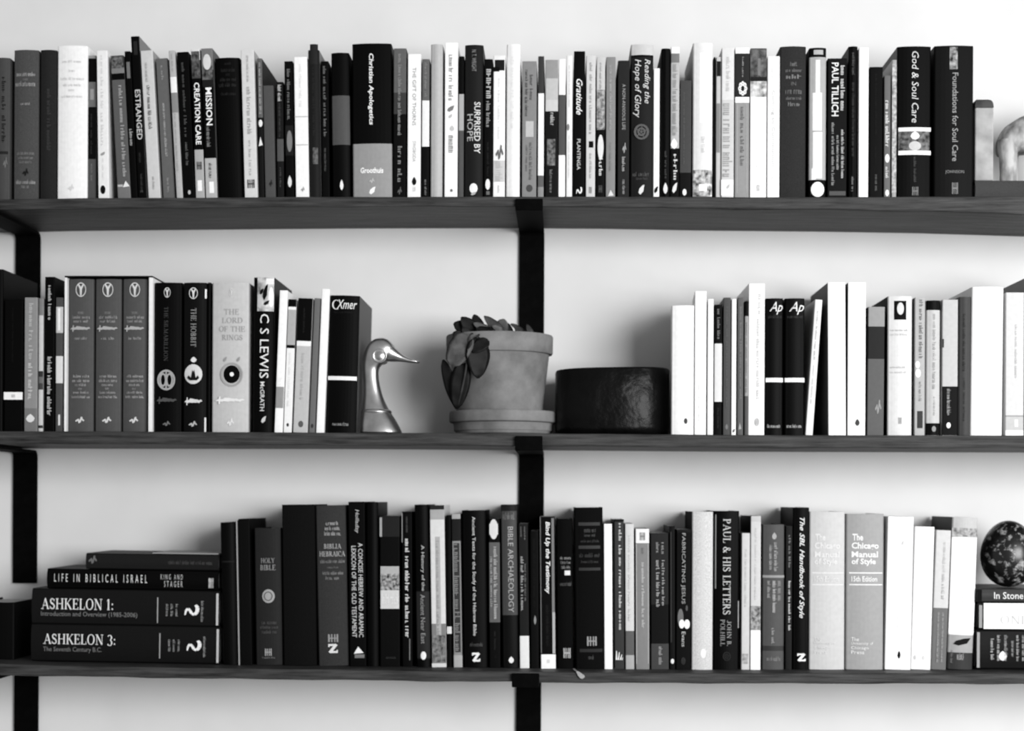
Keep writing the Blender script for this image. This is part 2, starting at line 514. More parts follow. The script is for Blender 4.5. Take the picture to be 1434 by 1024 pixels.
TOPF = [(0, 279), (60, 278), (110, 277.4), (280, 276.5), (470, 275.4), (650, 275.4), (820, 275), (1000, 275.7), (1180, 276), (1310, 275), (1434, 275)]
MIDF = [(0, 604), (100, 604.2), (280, 605), (475, 606.2), (690, 606.6), (850, 607.6), (1020, 609.3), (1190, 609.7), (1434, 610)]
BOTF = [(0, 930), (60, 932), (280, 936), (450, 938), (640, 940), (800, 942), (1000, 943.3), (1180, 943), (1434, 943.5)]
FRONT = {'T': TOPF, 'M': MIDF, 'B': BOTF}
BASE = {'T': 0.012, 'M': 0.012, 'B': 0.045}
ROWNAME = {'T': 'books on the top shelf', 'M': 'books on the middle shelf', 'B': 'books on the bottom shelf'}
WALLY = 0.189
def shelf_z(row, px):
    return at(px, interp(FRONT[row], px), 0.0).z
_jit = random.Random(5)
def book(row, xt0, xt1, yt, xb0, xb1, tone, label, hard=0, back=0.0, bands=(), g=(), side=None, depth=None, gap=0.7, name=None, yaw=0.0):
    s = BASE[row] + back + _jit.uniform(0, 0.003)
    xm, xtm = (xb0 + xb1) / 2.0, (xt0 + xt1) / 2.0
    zs = shelf_z(row, xm)
    # bottom row: where the shelf top under the spine shows up in the picture
    sc = pxm(s)
    yb = CAMP_Y(xm, s, zs)
    pb = at(xm, yb, s); pt = at(xtm, yt, s)
    dx, dz = pt.x - pb.x, pt.z - pb.z
    th = math.atan2(dx, dz)
    if abs(th) < math.radians(0.35): th = 0.0
    T = (((xt1 - xt0) + (xb1 - xb0)) / 2.0 - gap) / sc * math.cos(th)
    Hgt = math.hypot(dx, dz) - 0.5 * T * abs(math.sin(th))
    if depth is None: depth = min(0.108 + 0.25 * Hgt, 0.158)
    depth = min(depth, WALLY - s - 0.0075)
    nm = name or ('hardcover_book' if hard else 'paperback_book')
    e = empty(nm, (pb.x, s, zs + 0.5 * T * abs(math.sin(th)) + 0.0002), label, 'book', ROWNAME[row], th)
    if yaw: e.rotation_euler.z = math.radians(yaw)
    surf = make_book_parts(e, T, Hgt, depth, hard, tone, side if side is not None else tone, list(bands), yt, yb)
    draw(e, g, T, Hgt, yt, yb, surf)
    return e
def px_of(X, Y, z):
    lo, hi = -600.0, 2000.0
    py = CAMP_Y(700, Y, z)
    for _ in range(40):
        m = (lo + hi) / 2
        if at(m, py, Y).x < X: lo = m
        else: hi = m
    return (lo + hi) / 2
def CAMP_Y(px, Y, z):
    """photo row at which height z of plane Y shows, on column px"""
    lo, hi = -200.0, 1300.0
    for _ in range(40):
        m = (lo + hi) / 2
        if at(px, m, Y).z > z: lo = m
        else: hi = m
    return (lo + hi) / 2

# ================================================================== SETTING
m, nt, bs = base_mat('painted_plaster')
nz, _ = noise_ramp(nt, bs, 0.66, 0.71, 9, 6, lo=0.3, hi=0.7)
bs.inputs['Roughness'].default_value = 0.9
bs.inputs['Specular IOR Level'].default_value = 0.1
nz2 = nt.nodes.new('ShaderNodeTexNoise'); nz2.inputs['Scale'].default_value = 260; nz2.inputs['Detail'].default_value = 4
bump(nt, bs, nz2, 0.10, 0.001)
v, f = box_data(-2.4, 2.4, WALLY, WALLY + 0.12, -0.1, 3.0)
tag(mesh_obj('wall_back', v, f, m), kind='structure')

mf, nt, bs = base_mat('wooden_floorboards')
noise_ramp(nt, bs, 0.12, 0.20, 3, 6, stretch=(1, 9, 1))
bs.inputs['Roughness'].default_value = 0.5
v, f = box_data(-2.4, 2.4, -3.6, WALLY - .0005, -0.1, 0.0)
tag(mesh_obj('floor', v, f, mf), kind='structure')

def shelf(row, thick, back_bottom, front_bottom, label):
    """a rough-sawn plank, swept along x with a slightly wandering front edge"""
    rnd = random.Random({'T': 3, 'M': 8, 'B': 12}[row])
    xs = [-170 + 20 * i for i in range(90)]
    rings = []
    ph = [rnd.uniform(0, 6) for _ in range(4)]
    for px in xs:
        z = shelf_z(row, px)
        X = at(px, interp(FRONT[row], px), 0.0).x
        wob = 0.0009 * math.sin(X * 23 + ph[0]) + 0.0006 * math.sin(X * 61 + ph[1])
        zb_b = at(px, interp(back_bottom, px), WALLY).z
        zb_f = at(px, interp(front_bottom, px), 0.0).z + 0.0005 * math.sin(X * 31 + ph[2]) + 0.0003 * math.sin(X * 77 + ph[3])
        Xb = X
        r = 0.0022
        y0 = wob
        rings.append([(X, WALLY - 0.001, z), (X, y0 + r, z), (X, y0 + 0.3 * r, z - 0.3 * r), (X, y0, z - r),
                      (X, y0, zb_f + r * 1.4), (X, y0 + 0.3 * r, zb_f + 0.35 * r), (X, y0 + r * 1.4, zb_f), (X, WALLY - 0.001, zb_b)])
    v, f = loft(rings)
    o = mesh_obj('shelf_board', v, f, wood_mat())
    fix(o)
    return tag(o, label, 'shelf', 'wooden shelf boards on the wall')
TOPB = [(0, 325), (60, 323.7), (280, 321.8), (475, 320.3), (700, 319.8), (850, 320.8), (1000, 323.2), (1180, 324.7), (1330, 327), (1434, 330)]
TOPFB = [(0, 294.5), (60, 293), (280, 291), (475, 289.5), (700, 289), (850, 290), (1000, 292.5), (1180, 294), (1330, 296.7), (1434, 300)]
MIDB = [(0, 628.2), (100, 628.5), (475, 629), (690, 630.5), (850, 631.5), (1020, 632.8), (1434, 634)]
MIDFB = [(0, 622), (100, 622.2), (280, 623), (475, 623.7), (690, 624.6), (850, 625.6), (1020, 627.3), (1190, 627.7), (1434, 628)]
BOTFB = [(0, 946), (60, 947.2), (280, 951), (450, 952.8), (640, 955), (800, 956.8), (1000, 957.6), (1180, 958), (1434, 958.5)]
BOTB = [(0, 927.4), (60, 928.4), (280, 932), (450, 933.7), (640, 935.7), (800, 937.4), (1434, 939)]
shelf('T', .017, TOPB, TOPFB, 'topmost dark stained wooden shelf board, its underside showing')
shelf('M', .020, MIDB, MIDFB, 'middle dark stained wooden shelf board under duck and flowerpot')
shelf('B', .016, BOTB, BOTFB, 'lowest dark stained wooden shelf board, its lit top edge showing')

mb, nt, bs = base_mat('black_painted_steel')
nz, _ = noise_ramp(nt, bs, 0.001, 0.002, 90, 3)
bs.inputs['Roughness'].default_value = 0.7
bs.inputs['Specular IOR Level'].default_value = 0.03
def bracket(row, px_wall, py_wall, wall_w, label, bottoms, lip_dx=0.0, lip_top=4.0):
    """flat steel strap: lip over the shelf front, arm beneath the board, leg down the wall"""
    p = at(px_wall, py_wall, WALLY - 0.004)
    zt = p.z
    hw = wall_w / 2 / pxm(WALLY)
    t = 0.0042
    ybk = WALLY - 0.0012
    leg_len = 0.213
    fb = {'T': TOPFB, 'M': MIDFB, 'B': BOTFB}[row]
    pxl = px_wall if px_wall < 100 else px_wall - 2
    pxl = px_of(p.x + lip_dx, 0.0, p.z)
    zf = at(pxl, interp(fb, pxl), 0.0).z - 0.0024
    bb = {'T': TOPB, 'M': MIDB, 'B': BOTB}[row]
    zb = at(px_wall, interp(bb, px_wall), WALLY).z - 0.0030
    z_front_top = shelf_z(row, pxl) - lip_top / 951.0
    e = empty('shelf_bracket', (p.x, ybk, zb - leg_len), label, 'bracket', 'black steel shelf brackets')
    org = Vector((p.x, ybk, zb - leg_len))
    def strip(name, path, wa, wb, shift):
        n = len(path); rings = []
        for i, (y, z) in enumerate(path):
            a = path[max(0, i - 1)]; b = path[min(n - 1, i + 1)]
            dy, dz = b[0] - a[0], b[1] - a[1]
            L = math.hypot(dy, dz) or 1
            ny, nz_ = -dz / L * t / 2, dy / L * t / 2
            u = i / (n - 1.0)
            w = wa + (wb - wa) * u
            s = shift * u
            rings.append([(p.x - w + s, y + ny, z + nz_), (p.x + w + s, y + ny, z + nz_), (p.x + w + s, y - ny, z - nz_), (p.x - w + s, y - ny, z - nz_)])
        v, f = loft(rings)
        v = [tuple(Vector(q) - org) for q in v]
        return fix(mesh_obj(name, v, f, mb, e))
    yc = ybk - t / 2
    strip('wall_leg', [(yc, zb - leg_len), (yc, zb - .1), (yc, zb - 0.012)], hw, hw, 0)
    R = 0.010
    arc_pts = [(yc - R + R * math.cos(a), zb - t / 2 - R + R * math.sin(a)) for a in [i * math.pi / 2 / 5 for i in range(6)]]
    arm = arc_pts + [(0.10, (zb * .5 + zf * .5) - t / 2), (0.0, zf - t / 2), (-.004, zf - t / 2)]
    strip('shelf_arm', arm, hw, hw, lip_dx)
    # lip, shifted with the arm's far end
    x0, x1 = p.x + lip_dx - hw - .0003, p.x + lip_dx + hw + .0003
    o = bevel_box('front_lip', x0 - org.x, x1 - org.x, -t - .0022 - org.y, -.0022 - org.y, zf - t - org.z, z_front_top - org.z, mb, e, 0.0012)
    return e
bracket('T', 39.5, 322, 35, 'black steel bracket at the left end of the top shelf', TOPB)
bracket('T', 745, 320, 35, 'black steel bracket at the middle of the top shelf, above the flowerpot', TOPB, -0.001)
bracket('M', 35.5, 628, 34, 'black steel bracket at the left end of the middle shelf, its rounded foot free', MIDB)
bracket('M', 744.5, 631, 35, 'black steel bracket at the middle of the middle shelf, under the flowerpot', MIDB, -0.001)
bracket('B', 37, 935, 34, 'black steel bracket under the left end of the lowest shelf, below the stacked books', BOTB)
bracket('B', 740.5, 941, 35, 'black steel bracket under the middle of the lowest shelf', BOTB, -0.0012, 1.5)

# ================================================================== TOP SHELF
T = 'T'
book(T, -9, 14, 81, -9, 13, 76, 'grey book cut off by the left edge of the top shelf', 1, g=[V(3, .5, .75, 108, 200, 40), R_(.0, .9, 212, 216, 50), M_(.6, .9, 220, 236, 120, 'wing')])
book(T, 17, 53, 70, 17, 53, 80, 'grey cloth hardcover with pale lines across the spine, second from left on the top shelf', 2,
     g=[Hh(3, .12, .88, 100.5, 107, 165), Hh(1, .4, .6, 109, 113, 120), Hh(3, .08, .88, 114, 121, 165), Hh(2, .3, .68, 143, 147.5, 150), Hh(4, .15, .85, 212, 217, 130), Hh(3, .2, .8, 219, 223, 130), Hh(3, .25, .75, 225, 229, 130), M_(.4, .65, 236, 247, 40, 'wing'), Hh(3, .12, .9, 252, 258, 160), Hh(2, .35, .65, 260, 264, 130)])
book(T, 54.5, 79, 70, 54.5, 78, 46, 'dark plain hardcover between the grey cloth book and the thick white one', 2, g=[V(4, .45, .7, 125, 212, 62)])
book(T, 80, 124, 64, 78.5, 121, 246, 'thick white hardcover near the left end of the top shelf', 1,
     g=[Hh(3, .18, .8, 84, 88, 226), Hh(1, .4, .6, 97, 101, 224), Hh(4, .12, .9, 108, 112.5, 222), Hh(3, .2, .8, 117, 121, 224), Hh(1, .4, .6, 125, 128, 226), Hh(4, .16, .85, 133, 137, 222), M_(.4, .6, 258, 268, 222, 'wing')])
book(T, 123, 134.5, 78, 121.5, 134.5, 92, 'narrow book of grey and black bands beside the thick white hardcover', 0, .008, [(78, 82, 150), (82, 115, 14), (115, 150, 110), (150, 223, 20), (223, 280, 84)],
     g=[R_(.3, .75, 125, 140, 150), V(3, .35, .65, 160, 216, 52), V(2, .4, .7, 230, 254, 120)])
book(T, 135, 150.5, 71, 137, 153.5, 240, 'slim white paperback with a black oval at its foot, near the thick white hardcover', 0, 0, g=[V(6, .35, .6, 78, 205, 218), M_(.25, .7, 213, 218.5, 160, 'leaf'), E_(.2, .68, 260, 272, 25), V(3, .4, .6, 222, 252, 222)])
book(T, 154, 173, 78, 164.5, 183.5, 96, 'left-leaning grey book with wavy pale lettering and a dark picture at its top', 0, .003, [(78, 95, 55), (95, 103, 130), (103, 112, 12), (262, 280, 118)],
     g=[P_(.05, .95, 79, 96, 20, 130, 300), V(5, .5, .8, 120, 248, 172, shear=.2), M_(.45, .98, 254, 263, 235, 'tri'), R_(.05, .45, 259, 262, 190)])
book(T, 173.5, 183, 72, 184, 193, 12, 'black leaning book, shorter, left of the one reading ESTRANGED', 0, .002, g=[R_(.25, .8, 87, 110, 115), V(1, .2, .75, 181, 204, 170)])
book(T, 183, 194.5, 51, 193, 206.5, 9, 'tallest book on the top shelf, black, leaning, reading ESTRANGED', 0, 0, side=125,
     g=[R_(.3, .75, 58, 77, 48), V('ESTRANGED', .2, .85, 126, 196, 205, bold=.012), V(2, .3, .6, 214, 228, 60), V(3, .35, .65, 244, 268, 60), Hh(1, .3, .6, 267, 270, 90)])
book(T, 196, 214, 71, 207.5, 225.5, 210, 'pale grey leaning paperback right of the one reading ESTRANGED', 0, 0, side=150, g=[V(3, .3, .55, 88, 115, 165), V(4, .35, .65, 120, 181, 85), V(2, .4, .6, 248, 266, 150)])
book(T, 217.5, 234.5, 82, 228, 245.5, 106, 'mid grey leaning paperback with one pale line of lettering, right of the pale grey one', 0, .004, g=[V(1, .4, .6, 92, 112, 140), V(6, .38, .62, 145, 220, 172), V(2, .4, .6, 250, 270, 150)])
book(T, 235.5, 245, 71, 247, 256.5, 186, 'narrow light grey leaning book with a white patch high on the spine', 0, .001, [(108, 130, 245), (130, 158, 140)], g=[V(5, .35, .6, 160, 240, 150), V(1, .4, .6, 76, 100, 150), V(2, .4, .6, 244, 262, 210)])
book(T, 246, 265, 73, 258, 272.5, 12, 'black leaning book with dim grey lettering, left of the one reading CREATION CARE', 0, 0, g=[V(5, .35, .6, 88, 192, 80), V(3, .35, .6, 200, 232, 105), E_(.4, .65, 267, 273, 190)])
book(T, 266.5, 280, 69, 274, 287, 10, 'leaning black and grey paperback reading CREATION CARE', 0, 0, [(69, 84, 225), (84, 110, 70), (210, 280, 178)],
     g=[P_(.05, .95, 72, 108, 40, 110), V('CREATION CARE', .22, .85, 116, 203, 245, bold=.02), M_(.25, .8, 227, 238, 70, 'h'), R_(.25, .75, 253, 268, 248)])
book(T, 280.5, 298, 68, 288, 304.5, 10, 'leaning black and grey paperback reading MISSION', 0, 0, [(68, 98, 120), (98, 122, 40), (222, 280, 182)], side=90,
     g=[P_(.05, .95, 92, 112, 40, 120), E_(.15, .85, 76, 98, 215), V('MISSION', .28, .82, 123, 176, 245, bold=.02), V(4, .25, .6, 178, 206, 140), V(2, .35, .65, 229, 250, 60), R_(.35, .75, 255, 271, 248)])
book(T, 299, 336, 81, 305.5, 340.5, 7, 'thick black hardcover with faint grey title, right of the one reading MISSION', 1, .003,
     g=[Hh(1, .4, .65, 87, 91, 46), Hh(2, .25, .8, 95, 101, 50), Hh(1, .45, .6, 103, 107, 44), Hh(3, .2, .85, 109, 114, 52), Hh(3, .15, .85, 116, 122, 52), Hh(3, .22, .82, 129, 134, 50)])
book(T, 336.5, 356, 70.5, 342.5, 361, 216, 'pale leaning paperback with a dark square mark at its foot, near two small dark books', 0, 0, side=165, g=[V(4, .4, .62, 78, 115, 175), V(3, .35, .68, 122, 188, 158), V(4, .4, .62, 197, 246, 172), M_(.25, .8, 252, 264, 70, 'h')])
book(T, 359.5, 367, 82, 363, 370.5, 30, 'narrow dark book with white blots halfway up, beside the pale leaning paperback', 0, .004, [(82, 165, 100)], g=[V(6, .3, .8, 88, 160, 175), E_(.1, .9, 168, 178, 235), M_(.05, .9, 192, 205, 230, 'tri')])
book(T, 367.5, 383, 120, 371.5, 386, 84, 'short plain dark grey book, lowest of its neighbours, left part of the top shelf', 0, .004, g=[M_(.4, .75, 252, 262, 50, 'wing')])
book(T, 386.5, 396.5, 115, 388, 398, 36, 'short thin black book with white letters at its top', 0, .004, [(195, 226, 88)], g=[V(2, .2, .75, 119, 142, 200), V(5, .3, .7, 145, 192, 70), V(2, .4, .65, 235, 262, 90)])
book(T, 397.5, 410, 86, 400, 412.5, 16, 'black paperback with grey oval and white drop, left of the bright white paperback', 0, .002, [(176, 218, 40)], g=[V(4, .3, .7, 97, 168, 122), E_(.2, .85, 183, 213, 130), M_(.25, .75, 246, 263, 225, 'drop')])
book(T, 411, 430, 80, 414, 433, 247, 'bright white paperback with two fine grey cross lines, between black books', 0, 0, g=[R_(.0, 1, 163, 164.5, 190), R_(.0, 1, 202.5, 204, 190), M_(.4, .7, 262, 269, 165, 'wing'), V(4, .4, .6, 90, 150, 228)])
book(T, 430, 447.5, 70, 433, 449, 40, 'charcoal book with a pale smudge low down, right of the bright white paperback', 1, 0, side=120, g=[V(5, .35, .6, 95, 190, 52), R_(.2, .9, 62, 90, 50), P_(.35, .8, 207, 230, 50, 120)])
book(T, 448.5, 460, 86, 451, 462, 18, 'slim black book with grey lettering right of the dark charcoal book', 0, .006, g=[V(6, .3, .7, 93, 192, 110), V(4, .35, .65, 208, 240, 92)])
book(T, 462, 489.5, 74, 466, 490.5, 12, 'black hardcover with a grey middle band, left of the Christian Apologetics book', 1, 0, [(134, 203, 84)], g=[M_(.42, .62, 252, 267, 240, 'drop')])
book(T, 491, 549.5, 61, 494.5, 548.5, 9, 'widest book on the top shelf, black above grey, reading Christian Apologetics', 1, 0, [(201.5, 280, 150)],
     g=[V('Christian Apologetics', .4, .55, 75, 175, 245, shear=.1, bold=.02), Hh('Groothuis', .2, .78, 235, 243, 250, bold=.03), M_(.42, .56, 250, 257, 190, 'wing'), M_(.42, .58, 262, 273, 248, 'leaf')])
book(T, 550, 568, 68, 550, 568.5, 20, 'book fading from grey to black, right of the Christian Apologetics one', 0, .002, [(68, 130, 100), (130, 160, 66)], g=[V(7, .35, .65, 76, 190, 140), V(2, .35, .7, 205, 255, 130, shear=.3), M_(.35, .7, 262, 273, 100, 'wing')])
book(T, 570, 589, 76, 570, 589, 247, 'white paperback reading THE GIFT OF THORNS', 0, 0, g=[V('THE GIFT OF THORNS', .36, .64, 95, 176, 140), V('SWOBODA', .4, .64, 198, 227, 160), M_(.35, .7, 248, 260, 30, 'drop'), V(1, .4, .65, 262, 268, 190)])
book(T, 590, 601, 83, 590, 601, 20, 'slim grey, white and black banded book right of THE GIFT OF THORNS', 0, .002, [(83, 141, 106), (141, 205.5, 238)], g=[V(3, .3, .7, 88, 136, 135), V(2, .4, .7, 252, 274, 130)])
book(T, 602, 619, 62, 602, 619.5, 184, 'tall plain light grey book without lettering, left of a white one with a fish drawing', 1, 0)
book(T, 622, 641, 60, 622, 640.5, 247, 'tall white book with grey title and grey fish drawings on the spine', 0, 0, g=[V(3, .3, .66, 77, 141, 135), M_(.2, .75, 148, 157, 130, 'leaf'), M_(.3, .6, 160, 166, 190, 'leaf'), M_(.4, .75, 176, 184, 200, 'drop'), V(1, .3, .66, 190, 214, 135), E_(.45, .65, 265, 269, 110)])
book(T, 641.5, 649.5, 79, 641.5, 649.5, 86, 'very slim banded book left of the one reading SURPRISED BY HOPE', 0, .004, [(79, 132, 16), (132, 183, 178)])
book(T, 650, 677, 63, 650, 676, 40, 'dark hardcover reading SURPRISED BY HOPE with a white disc at its foot', 1, 0, g=[V('N. T. WRIGHT', .38, .62, 70, 100, 145), V('SURPRISED BY', .52, .86, 143, 215, 225, bold=.01), V('HOPE', .14, .46, 160, 198, 190), E_(.28, .72, 257, 271, 240), M_(.35, .65, 269, 274, 180, 'leaf')])
book(T, 677, 689.5, 83, 677, 689.5, 14, 'slim black book with white lettering right of the one reading SURPRISED BY HOPE', 0, 0, g=[V(1, .25, .8, 97, 138, 185), V(2, .25, .75, 142, 178, 150), V(3, .35, .65, 200, 248, 50), E_(.2, .75, 251, 266, 235), R_(.3, .7, 268, 273, 110)])
book(T, 690, 707, 78, 690, 707, 243, 'white book with an ink blot picture at top and a small flower picture below', 0, 0, [(78, 84, 235), (225, 255, 205)],
     g=[P_(.1, .95, 84, 99, 8, 30), R_(-.02, .5, 94, 100.5, 20), V(4, .4, .6, 110, 195, 226), M_(.2, .9, 203, 224, 110, 'wing'), V(2, .2, .8, 226, 254, 185), V(1, .4, .6, 260, 270, 200)])
book(T, 708.5, 728.5, 62, 708.5, 728, 240, 'tall blank off-white book right of the ink blot one', 1, 0, g=[V(5, .35, .6, 80, 180, 230)])
book(T, 730.5, 751.5, 86, 730.5, 751, 138, 'mid grey paperback with dark lettering and a pale square in the middle, above the bracket', 0, 0, g=[V(2, .52, .74, 105, 140, 80), V(5, .2, .42, 98, 163, 80), R_(.25, .8, 170, 192, 190), V(4, .5, .72, 200, 252, 95), V(3, .25, .42, 204, 240, 105), E_(.3, .75, 259, 269, 80)])
book(T, 752.5, 761.5, 79, 752.5, 761.5, 145, 'very slim book, dark headed and white in the middle, right of the mid grey paperback', 0, .002, [(79, 131, 66), (131, 246, 247), (246, 262, 100)])
book(T, 763, 781.5, 84, 763, 781, 34, 'book pale above and dark below with script, four books left of Gratitude', 0, .001, [(84, 110, 150), (110, 140, 190), (140, 156, 205)], g=[V(1, .4, .72, 158, 176, 190, shear=.3), P_(.15, .8, 195, 232, 40, 140), V(2, .35, .6, 238, 270, 120)])
book(T, 782, 792, 83, 781.5, 791.5, 247, 'slim white book with a grey middle block, left of thin white one', 0, 0, [(133, 217.5, 84)])
book(T, 793, 802, 78, 792.5, 801.5, 236, 'thin white paperback left of the black one reading Gratitude', 0, .001, g=[V(4, .35, .6, 92, 150, 205), E_(.0, .5, 174, 183, 130), V(4, .35, .6, 190, 250, 212)])
book(T, 803, 819, 72, 802.5, 819, 9, 'black paperback reading Gratitude in white script', 0, 0, g=[V('Gratitude', .22, .78, 111, 161, 245, shear=.35, bold=.01), V('PLANTINGA', .3, .62, 195, 238, 215), M_(.25, .8, 262, 272, 240, 'curl')])
book(T, 820.5, 834, 78, 820, 833.5, 208, 'light grey paperback with a small black square, right of the one reading Gratitude', 0, 0, g=[V(6, .35, .65, 88, 188, 150), R_(.3, .8, 198, 207, 25), V(4, .38, .65, 215, 250, 165), M_(.35, .65, 262, 271, 150, 'h')])
book(T, 835, 847.5, 80, 834.5, 847, 20, 'slim book with a photograph band and a white oval, second right of Gratitude', 0, .001, [(80, 128, 200), (128, 180, 120)],
     g=[V(3, .35, .6, 88, 125, 150), P_(0.03, .97, 126, 182, 50, 190, 200), E_(.15, .85, 189, 224, 225), V(1, .3, .75, 222, 246, 225, shear=.3), M_(.3, .7, 260, 270, 90, 'h')])
book(T, 848, 862, 80, 848, 861.5, 138, 'mid grey paperback with pale lettering, left of two dark books', 0, 0, g=[V(7, .35, .65, 92, 182, 172), V(3, .35, .6, 200, 240, 120), M_(.25, .85, 266, 275, 225, 'tri')])
book(T, 864.5, 881.5, 85, 864.5, 881, 46, 'dark grey paperback with a narrow title reading A NON-ANXIOUS LIFE', 0, .001, g=[V('A NON-ANXIOUS LIFE', .38, .66, 118, 182, 165), M_(.4, .75, 200, 215, 165, 'wing'), V(1, .38, .66, 220, 240, 170), V(2, .42, .68, 252, 272, 150)])
book(T, 882.5, 915, 62, 882.5, 914.5, 40, 'dark hardcover with a pale band at its head reading Reading the Hope of Glory', 1, 0, [(62, 77, 200), (77, 80, 18)],
     g=[V('Reading the', .54, .86, 83, 145, 215, shear=.25), V('Hope of Glory', .1, .46, 83, 165, 225, shear=.25), M_(.14, .82, 174, 196, 95, 'rose'), Hh(2, .1, .82, 241, 247, 88), Hh(2, .25, .75, 248, 252, 70), M_(.36, .62, 259, 273, 225, 'leaf')])
book(T, 915, 924.5, 96, 914.5, 923.5, 247, 'short thin white paperback with a black mark at its foot, between dark hardcovers', 0, .004, g=[M_(.15, .8, 261, 271, 20, 'leaf'), V(4, .4, .6, 110, 240, 235)])
book(T, 925.5, 938.5, 68, 925, 938.5, 12, 'slim black book with a white drop at its foot, right of the short white paperback', 1, 0, g=[V(5, .35, .6, 110, 200, 26), V(3, .4, .65, 212, 250, 70), M_(.25, .75, 256, 272, 225, 'drop')])
book(T, 939, 951.5, 66, 938.5, 951, 182, 'slim paperback, light above and black below, with white script and a white spot', 0, 0, [(66, 75, 238), (75, 88, 120), (208, 280, 16)],
     g=[V(8, .2, .8, 90, 190, 145), M_(.0, .8, 194, 209, 245, 'drop'), V(1, .35, .8, 216, 252, 210, shear=.3), M_(.2, .8, 256, 271, 225, 'leaf')])
book(T, 952, 968.5, 113, 951.5, 968, 72, 'short dark grey book, black at its foot with a small white blot', 0, .003, [(242, 280, 22)], g=[V(4, .3, .42, 130, 230, 95), E_(.25, .6, 265, 274, 240)])
book(T, 970, 998, 60, 969.5, 998, 228, 'wide pale book with a white label strip and a mottled picture at its foot', 1, 0, [(246, 280, 110)], side=130,
     g=[R_(.34, .72, 74, 172, 250), V(2, .42, .62, 192, 214, 190), P_(.02, .98, 238, 275, 30, 235, 160), R_(.32, .72, 258, 268, 245)])
book(T, 998.5, 1001.5, 80, 998.5, 1001.5, 20, 'paper-thin black booklet right of the wide pale book', 0, .002)
book(T, 1002, 1009.5, 80, 1002, 1009.5, 196, 'very slim grey book with a dark head patch, left of the ghostly script one', 0, .003, g=[R_(.1, .9, 86, 107, 40), R_(.1, .8, 145, 214, 135)])
book(T, 1010, 1028, 67, 1010, 1027.5, 220, 'pale paperback with big ghostly grey script and a white label at its foot', 0, 0, [(140, 252, 205)],
     g=[V(3, .35, .7, 80, 128, 190), V(3, .1, .88, 145, 248, 160, shear=.3), R_(-.02, .98, 252, 274, 252), M_(.4, .7, 258, 265, 190, 'leaf')])
book(T, 1029, 1049.5, 67, 1028.5, 1049, 148, 'book with white and dark bands and a white flower emblem, grey below', 0, 0, [(67, 75, 247), (75, 136, 52), (136, 144, 247)],
     g=[V(2, .48, .6, 80, 108, 150), M_(.2, .85, 114, 135, 235, 'flower'), V(4, .38, .64, 150, 232, 105), R_(.12, .2, 146, 270, 165), R_(.8, .86, 146, 270, 165)])
book(T, 1050, 1073.5, 68, 1050, 1073, 248, 'white book with a dark photograph across its head, right of the flower emblem one', 0, 0, [(68, 116, 44)],
     g=[P_(0.0, 1, 69, 108, 10, 120, 130), R_(.45, .62, 82, 106, 120), P_(.0, 1, 114, 136, 110, 245, 120), M_(.42, .6, 259, 268, 215, 'h'), V(3, .4, .6, 150, 235, 238)])
book(T, 1074.5, 1092, 79, 1074, 1091.5, 245, 'white paperback with faint grey title, left of the plain dark grey cloth hardcover', 0, 0, g=[V(2, .3, .55, 92, 112, 225), V('Coming to Communion', .3, .62, 127, 233, 200), V(2, .35, .6, 244, 268, 228)])
book(T, 1091.5, 1128.5, 65, 1092, 1128.5, 56, 'plain dark grey cloth hardcover, title lines across its head, left of white disc book', 2, 0,
     g=[Hh(1, .38, .64, 87, 93, 120), Hh(2, .2, .82, 96, 101, 112), Hh(1, .22, .8, 104.5, 110.5, 120), Hh('IN', .42, .6, 115, 120, 112), Hh(2, .2, .82, 126, 132, 112), Hh(2, .22, .82, 135, 140, 110), Hh(1, .3, .75, 143, 149, 125)])
book(T, 1132.5, 1157, 67, 1132.5, 1157, 14, 'book with a long ragged white label and a white disc at its foot', 1, 0, [(80, 252, 172)], g=[R_(.25, .8, 70, 76.5, 180), R_(.36, .62, 84, 130, 235), R_(.2, .74, 130, 183, 245), R_(.22, .76, 185, 250, 243), R_(.15, .4, 236, 252, 245), E_(.12, .9, 255, 276, 248)])
book(T, 1158.5, 1186, 82, 1158.5, 1185.5, 26, 'dark paperback with big white capitals, right of the white disc book', 0, 0, g=[V('PAUL TILLICH', .2, .56, 88, 163, 235, bold=.015), V(3, .66, .88, 92, 155, 205), V(6, .2, .36, 172, 260, 150), V(5, .46, .6, 190, 238, 165), V(6, .7, .86, 182, 250, 190), R_(.1, .95, 268, 274, 90)])
book(T, 1188, 1201.5, 65, 1187.5, 1201, 18, 'slim black book with dim grey lettering, left of the plain white one', 1, .001, g=[V(3, .35, .65, 74, 105, 95), V(6, .35, .7, 116, 220, 66), V(2, .35, .6, 248, 268, 130)])
book(T, 1202.5, 1216.5, 67, 1202, 1216, 246, 'slim plain white paperback without lettering, right part of the top shelf', 0, 0)
book(T, 1217.5, 1236, 94, 1217, 1236, 13, 'short black paperback right of the slim plain white one', 0, .001, g=[V(6, .4, .55, 104, 190, 38), V(3, .4, .55, 206, 230, 40), V(2, .42, .58, 245, 268, 95)])
book(T, 1237.5, 1247, 106, 1237.5, 1247, 108, 'slim grey paperback with white lettering, beside the short black paperback', 0, .004, g=[V(3, .15, .8, 141, 206, 220), E_(.15, .85, 216, 228, 240), V(1, .2, .7, 234, 250, 215), E_(.2, .8, 266, 275, 235)])
book(T, 1248.5, 1256, 84, 1248.5, 1256, 165, 'very slim speckled light grey book left of the one reading God & Soul Care', 0, .004, g=[P_(.0, 1, 90, 270, 120, 215, 260)])
